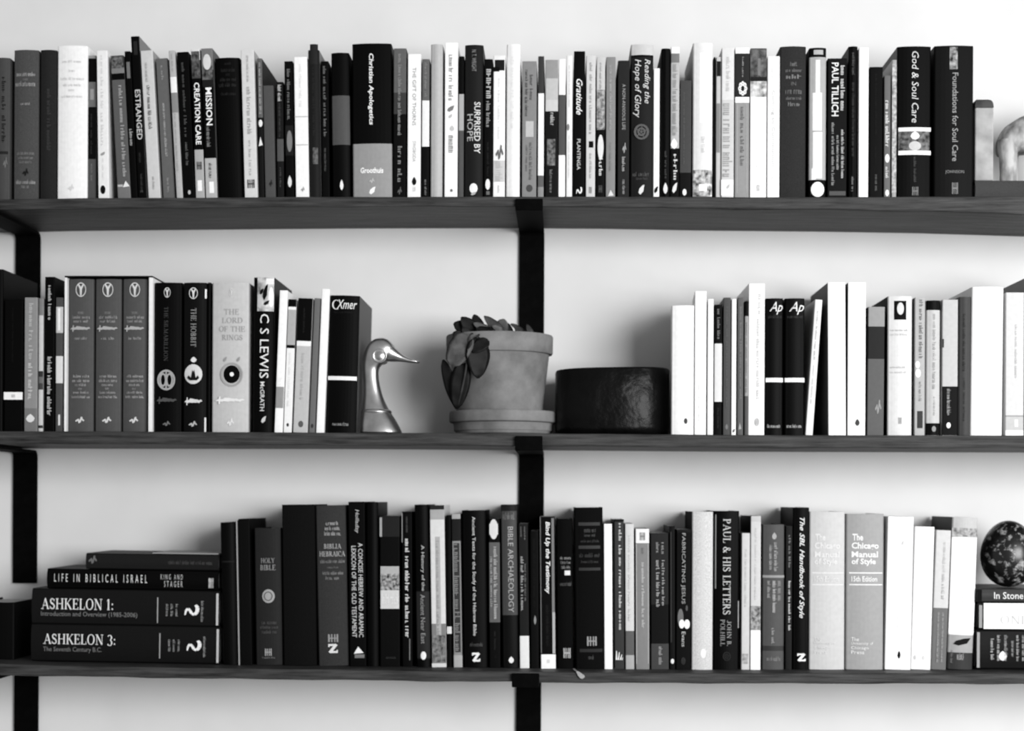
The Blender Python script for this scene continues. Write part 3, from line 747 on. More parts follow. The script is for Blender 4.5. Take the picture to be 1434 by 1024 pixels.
book(T, 1256.5, 1304.5, 65, 1256.5, 1303.5, 10, 'thick black hardcover with two white bands reading God & Soul Care', 1, 0, side=70,
     g=[V('God & Soul Care', .42, .62, 72, 172, 215, shear=.15), R_(.04, 1.0, 178.5, 184, 240), P_(.04, .96, 184, 211, 30, 130, 200), M_(.38, .66, 184, 196, 235, 'drop'), E_(.34, .7, 198, 211, 200), R_(.04, 1.0, 211, 217, 240), V(2, .48, .56, 220, 256, 70), M_(.44, .62, 262, 274, 120, 'h')])
book(T, 1308.5, 1364, 64, 1308.5, 1363, 26, 'last thick dark hardcover on the top shelf, reading Foundations for Soul Care', 1, 0,
     g=[P_(.38, .58, 66, 97, 40, 190, 200), V('Foundations for Soul Care', .45, .6, 102, 226, 150, bold=.01), Hh('JOHNSON', .28, .76, 238.5, 244, 140), M_(.45, .6, 256, 272, 130, 'h')])

# ================================================================== MIDDLE SHELF
Mw = 'M'
book(Mw, -34, 3, 377, -34, 3, 7, 'tall black hardcover cut off by the left edge of the middle shelf', 1, 0)
book(Mw, 5, 32, 419, 5, 32, 8, 'black paperback with a small white label, at the left end of the middle shelf', 0, .002, g=[V(5, .42, .52, 432, 508, 34), R_(-.02, 1.0, 549.5, 560, 252), Hh(1, .4, .6, 552.5, 557, 200)])
book(Mw, 33, 51.5, 417, 33, 52, 145, 'grey paperback with pale lettering, right of the black one with a small white label', 0, 0, [(572, 610, 118)], g=[V(3, .35, .7, 425, 505, 185), V(2, .3, .65, 509, 560, 200), M_(.15, .85, 580, 592, 225, 'drop')])
book(Mw, 53, 60, 418, 53, 60, 205, 'very slim light book with a dark band, left of the slim black script one', 0, .001, [(418, 442, 130), (520, 528, 60), (528, 537, 110), (537, 546, 70), (596, 600, 60)])
book(Mw, 61.5, 76, 388, 61.5, 76, 9, 'slim black book with white script, taller than its neighbours, left of the boxed set', 0, 0, g=[V(2, .35, .7, 400, 448, 190), V(3, .3, .75, 500, 582, 190, shear=.2)])
book(Mw, 77, 88, 417, 77, 88, 82, 'slim grey book with two white panels, touching the white boxed set', 0, .001, [(430, 466.5, 200), (499, 537, 222)], g=[R_(.3, .62, 432, 463, 245), R_(.4, .66, 581, 596, 225)])

def slipcase(px0, px1, py_top, label):
    """white-lipped card box, open at the front"""
    s = BASE['M'] + .001
    zs = shelf_z('M', (px0 + px1) / 2)
    a, b = at(px0, 500, s).x, at(px1, 500, s).x
    zt = at((px0 + px1) / 2, py_top, s).z
    d = 0.135
    e = empty('slipcase', ((a + b) / 2, s, zs + .0002), label, 'slipcase')
    w = (b - a) / 2; Hh_ = zt - zs
    white, black = tone_mat(238), tone_mat(14)
    wt = 0.0032
    bevel_box('side_wall', -w, -w + wt, 0, d, 0, Hh_ - .0025, white, e, .0005)
    bevel_box('side_wall', w - .0058, w, 0, d, 0, Hh_ - .0025, white, e, .0005)
    bevel_box('top_wall', -w, w, 0.0, d, Hh_ - .0024, Hh_, black, e, .0004)
    bevel_box('back_wall', -w + wt + .0001, w - .0059, d - .002, d, 0, Hh_ - .0026, tone_mat(60), e, .0003)
    return e
slipcase(90, 213.5, 386.5, 'white edged black topped slipcase holding three grey volumes')
which = ('leftmost', 'middle', 'rightmost')
for i, (x0, x1) in enumerate(((94.5, 130), (131.5, 168.5), (170, 205.5))):
    c = lambda y: y
    book(Mw, x0, x1, 391, x0, x1, 84, '%s of the three grey matching volumes in the white edged slipcase' % which[i], 1, .004, depth=.12, gap=.3, g=[
        M_(.3, .72, 396, 416, 215, 'tree'), Hh('THE', .38, .62, 437, 440, 150, serif=True), Hh(2, .16, .86, 442, 446.5, 150), Hh(2, .2, .8, 448, 452, 150), M_(.08, .9, 456, 465, 175, 'wave'), Hh(2, .25, .76, 472, 476, 150),
        Hh(2, .2, .84, 525, 529, 165), Hh(3, .16, .86, 531, 535.5, 160), Hh(2, .28, .72, 537, 541, 155), Hh(1, .42, .56, 543, 546, 145), Hh(2, .2, .82, 548, 551.5, 160), Hh(3, .14, .88, 554, 558, 165), M_(.3, .68, 584, 593, 215, 'wing')])
book(Mw, 214.5, 254, 396, 214.5, 254, 8, 'black hardcover with a grey woven ring emblem, right of the slipcase', 1, .001, g=[
    M_(.36, .6, 403, 417, 225, 'tree'), V('THE SILMARILLION', .36, .52, 430, 506, 72, serif=True), M_(.13, .79, 518, 547, 170, 'knot'), M_(.1, .85, 556, 566, 85, 'wave'), M_(.33, .62, 590, 597, 115, 'wing')])
book(Mw, 255, 288.5, 396, 255, 288.5, 24, 'dark hardcover with a white round emblem, right of the woven ring one', 1, .001, g=[
    M_(.26, .64, 403, 419, 225, 'tree'), V('THE HOBBIT', .34, .58, 432, 486, 150, serif=True), M_(.34, .6, 500, 508, 225, 'drop'), E_(.06, .84, 510.5, 538, 215, name='spine_emblem'), M_(.2, .72, 518, 533, 30, 'mount'), M_(.08, .86, 557, 568, 215, 'wave'), M_(.26, .64, 590, 598, 185, 'wing'), R_(.93, 1.0, 405, 418, 235), R_(.93, 1.0, 585, 606, 225)])
book(Mw, 289.5, 294.5, 396, 289.5, 294.5, 9, 'thin black book squeezed right of the dark hardcover with the white round emblem', 0, .004)
book(Mw, 295.5, 350, 396, 296, 347, 196, 'wide pale grey hardcover with a black ring emblem, left of the portrait headed one', 1, 0, g=[
    M_(.48, .6, 404, 417, 225, 'tree'), Hh('THE', .34, .74, 433, 441, 158, serif=True), Hh('LORD', .28, .84, 445, 453, 158, serif=True), Hh('OF THE', .2, .9, 457, 465, 158, serif=True), Hh('RINGS', .28, .84, 469, 477, 158, serif=True),
    M_(.25, .86, 508, 542, 165, 'ring'), M_(.32, .42, 500, 507, 150, 'leaf'), M_(.68, .78, 500, 507, 150, 'leaf'), E_(.33, .77, 512, 537, 8), E_(.5, .61, 521.5, 527.5, 245), M_(.1, .92, 556, 566, 232, 'wave'), M_(.42, .62, 586, 597, 228, 'wing')])
book(Mw, 355, 384, 388, 352.5, 381.5, 9, 'black hardcover with a portrait photograph at its head, big white letters below', 1, 0, [(388, 390, 210)], side=52, g=[
    P_(.18, 1.0, 389, 436, 110, 245, 70), R_(.62, 1.0, 390, 398, 235), M_(.45, .72, 398, 421, 25, 'leaf'), M_(.3, .5, 404, 413, 30, 'leaf'), M_(.5, .8, 421, 428, 40, 'leaf'), E_(.74, 1.0, 402, 430, 238), E_(.2, .42, 412, 432, 205), R_(.0, .18, 389, 436, 12),
    V('C S LEWIS', .34, .78, 440, 530, 235), V('McGRATH', .38, .6, 535, 576, 220, bold=.01), M_(.45, .7, 583, 593, 205, 'leaf')])
book(Mw, 391, 403.5, 407, 384, 395, 247, 'white book pinched grey near its foot, leaning right of the portrait headed one', 0, 0, [(542, 572, 150)], g=[V(1, .2, .8, 530, 541, 240)])
book(Mw, 404, 415, 419.5, 396, 409, 240, 'leaning white book with a black head and a thin black band', 0, .001, [(419.5, 430, 10), (430, 434, 240), (434, 483.5, 178), (483.5, 488, 14)], g=[E_(.35, .65, 593, 598, 50), V(5, .35, .65, 495, 570, 225)])
book(Mw, 416, 439.5, 418, 411, 429.5, 190, 'leaning book, black above and light grey below, left of a tall white one', 0, .001, [(418, 478, 10), (478, 485, 245)], g=[V(2, .4, .55, 432, 466, 45), E_(.35, .7, 590, 599, 95), V(3, .4, .6, 495, 560, 178)])
book(Mw, 440, 449.5, 418, 432, 441.5, 112, 'narrow mid grey leaning book left of the tall white one', 0, .004, g=[E_(.3, .7, 594, 600, 60)])
book(Mw, 450.5, 462, 405, 442, 454, 246, 'tall slim white leaning book against the black one beside the duck', 0, 0)
book(Mw, 462.5, 503, 414, 455.5, 499.5, 8, 'thick black hardcover with a white line, leaning beside the duck bookend', 1, 0, side=78, g=[
    V(1, .0, .01, 420, 421, 10), Hh('Xmer', .24, .92, 420, 433, 240, shear=.3), M_(.08, .3, 420.5, 434, 225, 'swash'), Hh(3, .15, .8, 436, 439, 40), R_(.0, .98, 527.5, 533, 240), Hh(3, .2, .74, 592, 597, 150)])

# right-hand run of the middle shelf
book(Mw, 939, 971.5, 428, 939.5, 971.5, 250, 'wide blank white book at the left end of the right-hand run, beside the dark vessel', 1, 0, g=[E_(.57, .73, 586, 594, 70)], yaw=-3.5, depth=.115, gap=1.0)
book(Mw, 972, 989, 408, 972, 989, 247, 'tall white paperback second in the right-hand run of the middle shelf', 0, 0, g=[V(6, .35, .65, 470, 590, 240)], yaw=-3.0, depth=.115, gap=1.0)
book(Mw, 990, 999, 419, 990, 999, 243, 'thin white booklet right of the tall white paperback on the middle shelf', 0, .001, yaw=-2.55, depth=.115, gap=1.0)
book(Mw, 999.5, 1011, 427, 999.5, 1011, 18, 'slim book, black at both ends with a white middle, on the middle shelf', 0, 0, [(481.5, 563, 222)], g=[V(3, .35, .75, 433, 475, 120), V(2, .4, .65, 572, 600, 55)], yaw=-2.1, depth=.115, gap=1.0)
book(Mw, 1012, 1023, 417, 1012, 1023, 78, 'slim dark grey book between the black and white banded one and a thin white one', 0, .001, g=[V(6, .35, .65, 430, 570, 95), M_(.3, .7, 594, 602, 120, 'drop')], yaw=-1.65, depth=.115, gap=1.0)
book(Mw, 1023.5, 1031, 419, 1023.5, 1031, 243, 'thin white book between two slim grey ones on the middle shelf', 0, 0, g=[M_(.3, .8, 601, 606, 90, 'leaf')], yaw=-1.2, depth=.115, gap=1.0)
book(Mw, 1032, 1041, 417, 1032, 1041, 96, 'slim mid grey book, second grey one in the right-hand run', 0, .001, side=90, g=[V(6, .3, .7, 430, 560, 120), M_(.2, .7, 592, 602, 170, 'tri')], yaw=-0.75, depth=.115, gap=1.0)
book(Mw, 1042, 1048, 422, 1042, 1048, 88, 'very slim grey book with a black head, left of the tall lettered white one', 0, .001, [(422, 443, 14), (443, 555, 150)], g=[V(5, .3, .7, 452, 550, 115)], yaw=-0.35, depth=.115, gap=1.0)
book(Mw, 1048.5, 1072.5, 397.5, 1048, 1070, 243, 'tall white paperback with faint grey lettering, left of two black matching hardcovers', 0, 0, g=[V(1, .58, .74, 412, 440, 200), V(5, .5, .7, 447, 560, 196), M_(.4, .68, 586, 597, 190, 'rose')])
for x0, x1, xb0, xb1, lab in ((1073, 1098, 1072, 1096.5, 'left of two matching black hardcovers with a white line, middle shelf'), (1099.5, 1128, 1099, 1126.5, 'right of two matching black hardcovers with a white line, middle shelf')):
    book(Mw, x0, x1, 418, xb0, xb1, 15, lab, 1, 0, g=[Hh('Ap', .2, .96, 423, 441, 235, shear=.4), Hh(3, .12, .9, 441, 446, 60), R_(.0, 1.0, 529.5, 535.5, 243), Hh(3, .1, .84, 594.5, 599.5, 175)])
book(Mw, 1141.5, 1152, 420, 1127.5, 1138.5, 232, 'thin white booklet leaning right in the gap beside the black hardcovers', 0, .001, g=[V(4, .35, .62, 436, 505, 175), V(4, .35, .62, 512, 566, 195)])
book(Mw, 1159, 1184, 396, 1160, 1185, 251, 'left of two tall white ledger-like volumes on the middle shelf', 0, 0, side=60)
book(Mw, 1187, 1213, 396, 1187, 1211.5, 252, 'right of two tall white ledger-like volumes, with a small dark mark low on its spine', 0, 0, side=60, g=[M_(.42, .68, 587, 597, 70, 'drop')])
book(Mw, 1216, 1239.5, 430, 1214, 1237.5, 98, 'grey book with a dark band across its upper part, right of the tall white volumes', 0, .001, [(430, 457.5, 148), (457.5, 503, 50)], g=[M_(.45, .85, 560, 580, 150, 'wing')])
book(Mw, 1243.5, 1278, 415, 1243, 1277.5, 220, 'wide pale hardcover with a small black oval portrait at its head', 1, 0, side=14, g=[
    R_(.24, .74, 421.5, 448, 20), E_(.36, .64, 424, 441, 215), Hh(3, .1, .8, 461, 464, 200), Hh(2, .1, .8, 467, 470, 206), Hh(3, .1, .7, 513, 516, 196), Hh(3, .1, .75, 520, 523, 204), M_(.44, .56, 585, 594, 170, 'h')])
book(Mw, 1281, 1296, 417, 1280.5, 1295, 178, 'light grey paperback with grey lettering and white blots, right of the portrait hardcover', 0, 0, g=[V(4, .4, .78, 420, 502, 110), E_(.05, .5, 506, 516, 242), E_(.05, .6, 517, 529, 242), V(3, .4, .68, 535, 562, 130), R_(.25, .8, 576, 600, 62)])
book(Mw, 1297, 1317.5, 421, 1297, 1316.5, 196, 'light book with a black cap and a black foot, right part of the middle shelf', 1, .001, [(421, 434.5, 14), (593, 610, 14)], g=[V(8, .45, .68, 440, 545, 160), V(4, .5, .66, 556, 582, 170), E_(.4, .7, 597, 605, 150)])
book(Mw, 1319, 1341, 420, 1319, 1341, 194, 'light grey book with a black lower block, right of the black capped one', 0, 0, [(541.5, 610, 15)], g=[V(4, .3, .55, 545, 582, 165), E_(.28, .56, 592, 600, 238), R_(-.02, .1, 475, 487, 60)])
book(Mw, 1342.5, 1360, 416, 1342.5, 1360, 74, 'dark grey book standing left of the thick blank white one', 1, .002, g=[V(5, .3, .5, 440, 520, 56), V(3, .35, .5, 530, 590, 56)])
book(Mw, 1361, 1407.5, 402, 1360.5, 1403, 252, 'thick blank white hardcover near the right end of the middle shelf', 1, 0, g=[Hh(4, .05, .95, 496, 498, 240), Hh(4, .05, .95, 520, 522, 240), V(1, .5, .6, 505, 515, 225)])
book(Mw, 1409, 1436, 410, 1408.5, 1433, 212, 'pale book with a white foot strip at the right edge of the middle shelf', 0, .001, [(582, 584, 150), (584, 603, 190), (603, 612, 246)], g=[V(4, .5, .62, 455, 530, 180), R_(.5, .68, 588, 598, 245)])
book(Mw, 1438, 1470, 388, 1438, 1470, 120, 'tall grey book mostly beyond the right edge of the middle shelf', 1, 0)

# ================================================================== BOTTOM SHELF
Bw = 'B'
def lying(x0, x1, y0, y1, tone, label, base_z=None, hard=1, Y=None, depth=.15, g=(), group='books lying in the left-hand stack', tilt=0.0):
    """book lying flat, spine to the front; returns its top height.  g uses u along the spine, rows downwards"""
    Y = BASE['B'] if Y is None else Y
    a, b = at(x0, (y0 + y1) / 2, Y).x, at(x1, (y0 + y1) / 2, Y).x
    zt = at((x0 + x1) / 2, y0, Y).z
    zb = base_z if base_z is not None else at((x0 + x1) / 2, y1, Y).z
    T = zt - zb - .0004; L = b - a
    e = empty('hardcover_book' if hard else 'paperback_book', ((a + b) / 2, Y, zb + .0002), label, 'book', group, tilt)
    # the upright book turned on its side: local x -> z
    holder = []
    sub = empty('tmp', (0, 0, 0), None, None)
    make_book_parts(sub, T, L, min(depth, WALLY - Y - .004), hard, tone, tone, [], 0, 1)
    R = Matrix(((0, 0, 1, 0), (0, 1, 0, 0), (1, 0, 0, 0), (0, 0, 0, 1)))
    for c in list(sub.children):
        Mx = Matrix.Translation((-L / 2, 0, T / 2)) @ R
        c.data.transform(Mx); c.data.flip_normals()
        c.parent = e
    bpy.data.objects.remove(sub)
    draw(e, g, L, T, y0, y1, lambda x: -0.0001)
    return zt

zb = shelf_z('B', 175) + .0013
TILT = math.atan2(shelf_z('B', 60) - shelf_z('B', 290), at(290, 930, .05).x - at(60, 930, .05).x)
SP = BASE['B']
def ash(num, x0, x1, y0, y1, base, dx, label, sub):
    f = lambda px: (px - x0) / (x1 - x0)
    o = dx
    h = y1 - y0
    g = [Hh('ASHKELON %s:' % num, f(59 + o), f(160 + o), y0 + 13, y0 + 29.5, 232, serif=True),
         Hh(sub[0], f(59 + o), f(59 + o + sub[1]), y0 + 32, y0 + 40.5, 128),
         R_(f(221.5 + o), f(223 + o), y0 + 10, y0 + 46, 170)]
    for k, px in enumerate((234, 240.5, 247.5)):
        g.append(V(2, f(px + o), f(px + o + 3.6), y0 + 19, y0 + 36, 150))
    g += [M_(f(260 + o), f(281 + o), y0 + 19, y0 + 35, 240, 'curl'), V(4, f(283 + o), f(287 + o), y0 + 14, y0 + 43, 150), R_(.985, .997, y0 + 3, y1 - 2, 190)]
    return lying(x0, x1, y0, y1, 30, label, base, g=g, tilt=TILT)
z1 = ash('3', 43, 307, 876, 929, zb, 1.5, 'dark thick book lying flat at the base of the left stack, reading ASHKELON 3', ('The Seventh Century B.C.', 82))
z2 = ash('1', 44, 306.5, 826, 876, z1, -1.5, 'dark thick book lying second from the base of the left stack, reading ASHKELON 1', ('Introduction and Overview (1985-2006)', 135))
f = lambda px: (px - 65.5) / (305.5 - 65.5)
z3 = lying(65.5, 305.5, 798, 826, 8, 'thin black book lying in the left stack, reading LIFE IN BIBLICAL ISRAEL', z2, tilt=TILT, g=[
    Hh('LIFE IN BIBLICAL ISRAEL', f(76), f(206), 805, 816.5, 225, space=1.9), Hh('KING AND', f(225), f(256), 803.5, 811, 190, space=1.7), Hh('STAGER', f(230), f(256), 813, 821.5, 200, space=1.7), P_(f(292), f(299), 808, 822, 90, 190)])
f = lambda px: (px - 120) / (306 - 120)
z4 = lying(120, 305.5, 776, 798, 42, 'dark grey book lying topmost on the left stack', z3, tilt=TILT, g=[
    M_(f(124), f(136), 779, 791, 110, 'wing'), Hh(7, f(236), f(298), 784, 790, 72)])
# loose leaf of card on the stack
a, b = at(212, 773, SP), at(304, 773, SP)
hw_ = (b.x - a.x) / 2
v, fc = box_data(-hw_, hw_, 0, .11, 0, .0016)
zc_ = z4 - math.tan(TILT) * ((a.x + b.x) / 2 - at(212.5, 780, SP).x) + .0004
tag(mesh_obj('booklet', v, fc, tone_mat(150), loc=((a.x + b.x) / 2, SP + .006, zc_)), 'thin grey booklet lying on top of the left stack', 'booklet').rotation_euler.y = TILT

book(Bw, -40, 20, 844, -40, 20, 12, 'short dark hardcover cut off by the left edge of the bottom shelf', 1, .010)
book(Bw, 307.5, 329, 732, 311, 333, 7, 'plain black book standing right against the left stack', 1, 0, g=[R_(.05, .95, 786, 788, 40)])
book(Bw, 330, 331.8, 729, 333.8, 335.4, 165, 'paper-thin pale booklet between two plain black books right of the left stack', 0, .001, gap=.2)
book(Bw, 333, 349.5, 727, 336.8, 353.3, 14, 'second plain black book right of the left stack, slightly taller', 0, .001, g=[V(3, .2, .3, 760, 850, 24)])
book(Bw, 355, 392.5, 740, 357.5, 395.5, 46, 'dark hardcover with a round seal, reading HOLY BIBLE', 1, .001, g=[
    Hh('HOLY', .25, .78, 782, 789, 150, serif=True), Hh('BIBLE', .22, .8, 791.5, 799, 150, serif=True), E_(.28, .76, 826, 845, 165), M_(.36, .68, 829, 842, 90, 'ring'), Hh(2, .25, .8, 871, 875, 82), Hh(2, .18, .86, 877, 881, 82), Hh(2, .25, .8, 883, 888, 82), M_(.36, .62, 909, 919, 160, 'h'), Hh(2, .25, .75, 920, 923, 110)])
book(Bw, 393.5, 440.5, 707, 396, 443.5, 22, 'wide plain black cloth hardcover without lettering on the bottom shelf', 2, 0)
book(Bw, 440.5, 484.5, 708, 446, 488, 60, 'dark grey hardcover reading BIBLIA HEBRAICA with a white mark at its foot', 2, 0, g=[
    Hh(1, .34, .74, 730.5, 736, 165), Hh(2, .3, .8, 737.5, 743, 165), Hh(3, .28, .82, 744.5, 750.5, 165), Hh('BIBLIA', .26, .84, 762, 769, 175, serif=True), Hh('HEBRAICA', .1, .96, 772.5, 780, 180, serif=True), Hh(4, .12, .94, 784, 789, 130), Hh(2, .36, .72, 793.5, 796.5, 110), Hh(3, .2, .88, 800.5, 805.5, 130), Hh(2, .3, .75, 807.5, 812.5, 130),
    M_(.34, .68, 889, 900, 150, 'h'), M_(.34, .66, 902, 916, 225, 'two')])
book(Bw, 487, 511, 703, 490, 513, 7, 'black book with two columns of white lettering, reading A CONCISE HEBREW AND ARAMAIC', 0, 0, side=12, g=[
    V('Holladay', .36, .66, 714, 747, 195, shear=.2), V('A CONCISE HEBREW AND ARAMAIC', .58, .86, 761, 893, 215), V('LEXICON OF THE OLD TESTAMENT', .16, .44, 765, 893, 215), M_(.25, .85, 906, 916, 235, 'tri'), R_(.3, .9, 917, 922, 120)])
book(Bw, 512, 530, 703.5, 514, 530.5, 8, 'plain black book right of the lexicon with white lettering', 1, .002)
book(Bw, 531.5, 560, 723, 532.5, 560, 14, 'black book with a mottled picture and pale label in the middle of its spine', 0, .001, [(723, 752, 44)], g=[
    R_(-.02, .1, 725, 752, 165), R_(.02, .98, 793.5, 804, 175), P_(.02, .98, 804, 827, 15, 190, 300), R_(.02, .98, 827, 853, 210), Hh(2, .1, .9, 832, 846, 240), Hh(4, .3, .8, 919.5, 923, 60)])
book(Bw, 562, 577.5, 717, 563.5, 577.5, 10, 'slim black book with a long white title, right of the mottled picture one', 0, .001, g=[
    V(2, .4, .65, 724, 746, 75), V(6, .3, .74, 755, 893, 215, bold=.01), R_(-.02, .06, 719, 760, 150), R_(.7, .78, 895, 925, 130)])
book(Bw, 580.5, 599, 707, 582.5, 604, 9, 'black hardcover, dark grey lower half, with a white disc at its foot', 1, 0, [(829, 923, 46)], g=[
    V('A History of the', .38, .68, 764, 828, 190), V('Ancient Near East', .34, .66, 833, 902, 150), E_(.3, .7, 913, 924.5, 238)])
book(Bw, 601, 622.5, 708, 605, 625, 218, 'tall white book with a grey stripe and a mottled foot, bottom shelf', 0, 0, [(708, 714, 46), (714, 728, 170), (874, 929.5, 128)], g=[
    R_(.34, .68, 752, 892, 178), V(7, .4, .6, 758, 890, 150), P_(.05, .95, 890, 928, 60, 150, 200), R_(.0, 1.0, 929.5, 934.5, 215)])
book(Bw, 624.5, 632, 722, 626, 633, 10, 'very slim black book with a white spot, right of the tall white striped one', 0, .003, g=[R_(.0, 1.0, 878, 888, 215), V(4, .3, .7, 755, 860, 26)])
book(Bw, 632, 645, 720, 635, 648, 62, 'slim book with a grey framed panel of dark letters, bottom shelf', 0, .001, [(720, 727, 165), (727, 758, 40), (918, 936, 172)], g=[
    R_(.06, .98, 758, 918, 140), R_(.18, .84, 761, 914, 60), V(4, .2, .8, 762, 912, 125)])
book(Bw, 645.5, 681.5, 715, 649.5, 682.5, 8, 'wide black hardcover with one white line of title, reading Ancient Texts', 1, 0, g=[
    V('Ancient Texts for the Study of the Hebrew Bible', .38, .56, 724, 891, 215), Hh(4, .28, .8, 900, 906, 82), M_(.36, .7, 914, 928, 235, 'two')])
book(Bw, 684, 700, 727, 685.5, 701, 14, 'slim grey and black book with a white rounded label at its head', 0, .001, [(760, 872, 98)], g=[
    E_(.05, .85, 727.5, 755.5, 215), R_(.05, .85, 734, 749, 215), R_(.2, .7, 731, 745, 170), V(6, .42, .78, 766, 867, 178), V(5, .1, .32, 780, 850, 160), V(2, .42, .64, 885, 910, 50), Hh(1, .4, .6, 918, 922, 36)])
book(Bw, 701, 723.5, 707, 703.5, 726.5, 22, 'hardcover grey above and black below, reading BIBLE ARCHAEOLOGY', 1, 0, [(707, 716, 40), (716, 862, 74)], g=[
    Hh(2, .12, .86, 718, 728, 120), V('BIBLE ARCHAEOLOGY', .42, .76, 738, 858, 170), M_(.38, .72, 920, 929.5, 235, 'drop')])
book(Bw, 725.5, 739.5, 734, 728, 741.5, 38, 'slim dark book with a white foot, right of the one reading BIBLE ARCHAEOLOGY', 0, .001, [(891, 940, 228)], g=[
    V(3, .18, .5, 780, 856, 165), V(5, .58, .8, 790, 842, 110), V(1, .2, .36, 738, 752, 110), V(1, .6, .76, 738, 756, 120)])
book(Bw, 742, 754.5, 744, 743, 755, 14, 'slim black book with dim lettering in front of the bracket, bottom shelf', 0, .002, g=[V(5, .3, .65, 755, 850, 34), M_(.4, .7, 862, 875, 140, 'drop')])
book(Bw, 755.5, 777, 724, 757.5, 778.5, 10, 'black book with a white foot label and white script, reading Bind Up the Testimony', 0, 0, [(917, 940, 249)], g=[
    V('Bind Up the Testimony', .3, .68, 731, 832, 240, shear=.2, bold=.02), V(5, .35, .6, 848, 905, 38), R_(.78, .96, 726, 858, 120), R_(.8, .98, 858, 916, 175), R_(.0, .06, 724, 915, 110), R_(.4, .6, 924, 929, 215)])
book(Bw, 778.5, 802, 727, 780, 803, 15, 'black hardcover with a small grey title block and a tiny white mark, bottom shelf', 2, .002, g=[
    Hh(2, .22, .88, 779.5, 784, 135), Hh(2, .26, .86, 786, 790, 130), Hh(2, .3, .84, 792, 797, 130), R_(.5, .85, 799.5, 806, 220), Hh(3, .2, .92, 815, 821, 90), M_(.4, .84, 908, 922, 175, 'h')])
e20 = book(Bw, 803, 845, 711, 807, 846, 21, 'wide black hardcover with grey cross bars and a ribbon hanging over the shelf edge', 2, 0, g=[
    R_(.14, .9, 732, 736.5, 62), Hh(2, .34, .74, 741, 746, 76), Hh(2, .34, .72, 748, 752, 76), Hh(3, .22, .86, 756, 760, 62), R_(.14, .9, 764.5, 769, 64), Hh(3, .16, .88, 775, 781, 62), Hh(3, .22, .82, 785, 789, 62), R_(.14, .9, 795.5, 799.5, 60),
    M_(.4, .74, 892, 905, 150, 'h'), R_(.14, .94, 909.5, 914, 56), Hh(2, .44, .62, 918, 924, 90)])
# ribbon bookmark: runs over the board's top, bends at its edge and ends in a rounded tip
zsf = shelf_z('B', 810)
pts = [(at(803.5, 936.5, .034).x, .0355, zsf + .0006, .0016), (at(805, 938, .02).x, .018, zsf + .0006, .0019), (at(808.5, 941.5, .0).x, -.0012, zsf + .0006, .0024), (at(812, 943, -.002).x, -.0026, at(812, 944.5, -.002).z, .0034), (at(815, 946, -.003).x, -.0028, at(815.5, 947.5, -.003).z, .0040), (at(817, 948, -.003).x, -.0028, at(817.5, 949.5, -.003).z, .0026)]
inv = Matrix.Translation(e20.location).inverted()
v = []
for i_, (x, y, z, w) in enumerate(pts):
    q = 0.0 if i_ < 3 else .5
    z += .0012 if i_ < 3 else 0
    y -= .0015 if i_ >= 2 else 0
    v += [inv @ Vector((x - w * .8, y, z - w * q)), inv @ Vector((x + w * .8, y, z + w * q))]
rb = mesh_obj('ribbon_bookmark', v, [(2 * i, 2 * i + 1, 2 * i + 3, 2 * i + 2) for i in range(len(pts) - 1)], tone_mat(165, 'cloth'), e20)
sm = rb.modifiers.new('thickness', 'SOLIDIFY'); sm.thickness = 0.0006
book(Bw, 845, 857.5, 734, 846.5, 858, 248, 'bright white slim book right of the wide black one with the ribbon', 0, 0)
book(Bw, 858.5, 874, 728, 859, 874.5, 60, 'dark grey slim book with white lettering and a white fan mark at its foot', 0, .001, [(728, 731, 20)], g=[
    R_(.0, .14, 728, 936, 14), V(6, .5, .78, 733, 882, 205), M_(.2, .9, 912, 925, 240, 'fan')])
book(Bw, 875, 888, 734, 876, 888.5, 208, 'slim light grey book with a mid grey block near its foot', 0, 0, [(884, 918, 98), (918, 940, 172)], g=[V(5, .35, .6, 750, 870, 196)])
book(Bw, 889.5, 909.5, 741, 890.5, 909.5, 128, 'mid grey paperback with a white label at its head', 0, 0, [(741, 761, 236)], g=[
    M_(.32, .7, 746, 757, 130, 'h'), V(4, .42, .66, 788, 880, 185), V(2, .4, .64, 768, 776, 95), R_(.02, .08, 762, 930, 175), R_(.9, .96, 762, 930, 175)])
book(Bw, 911, 936, 747, 911.5, 937, 46, 'dark paperback with two short columns of grey lettering, bottom shelf', 0, .001, [(847, 902, 26), (902, 940, 68)], g=[
    V(1, .3, .48, 760, 774, 140), V(1, .6, .74, 760, 776, 140), V(4, .3, .5, 785, 850, 170), V(4, .62, .78, 785, 848, 160), V(2, .42, .64, 906, 931, 150)])
book(Bw, 937, 945.5, 737, 937.5, 946, 22, 'very slim dark book with a white foot dot, left of the pale shapes picture one', 0, .002, g=[E_(.2, .8, 923, 930, 230), R_(.2, .4, 745, 900, 60)])
book(Bw, 946, 967, 742, 946.5, 967, 14, 'black paperback with a small picture of pale shapes, left of unlettered light grey hardcover', 0, 0, [(742, 746, 30)], g=[
    V('FABRICATING JESUS', .3, .62, 747, 846, 165), E_(.1, .5, 853, 878, 110), E_(.2, .58, 868, 880.5, 242), E_(.55, .95, 868, 881, 242), E_(.65, .8, 848, 856, 90), V('Evans', .38, .64, 885, 906, 190), M_(.35, .65, 921, 931, 60, 'rose')])
book(Bw, 967.5, 999, 717, 969, 997.5, 208, 'wide unlettered light grey hardcover with a white spot low on its spine, bottom shelf', 2, 0, side=24, g=[E_(.42, .68, 909, 922, 240)])
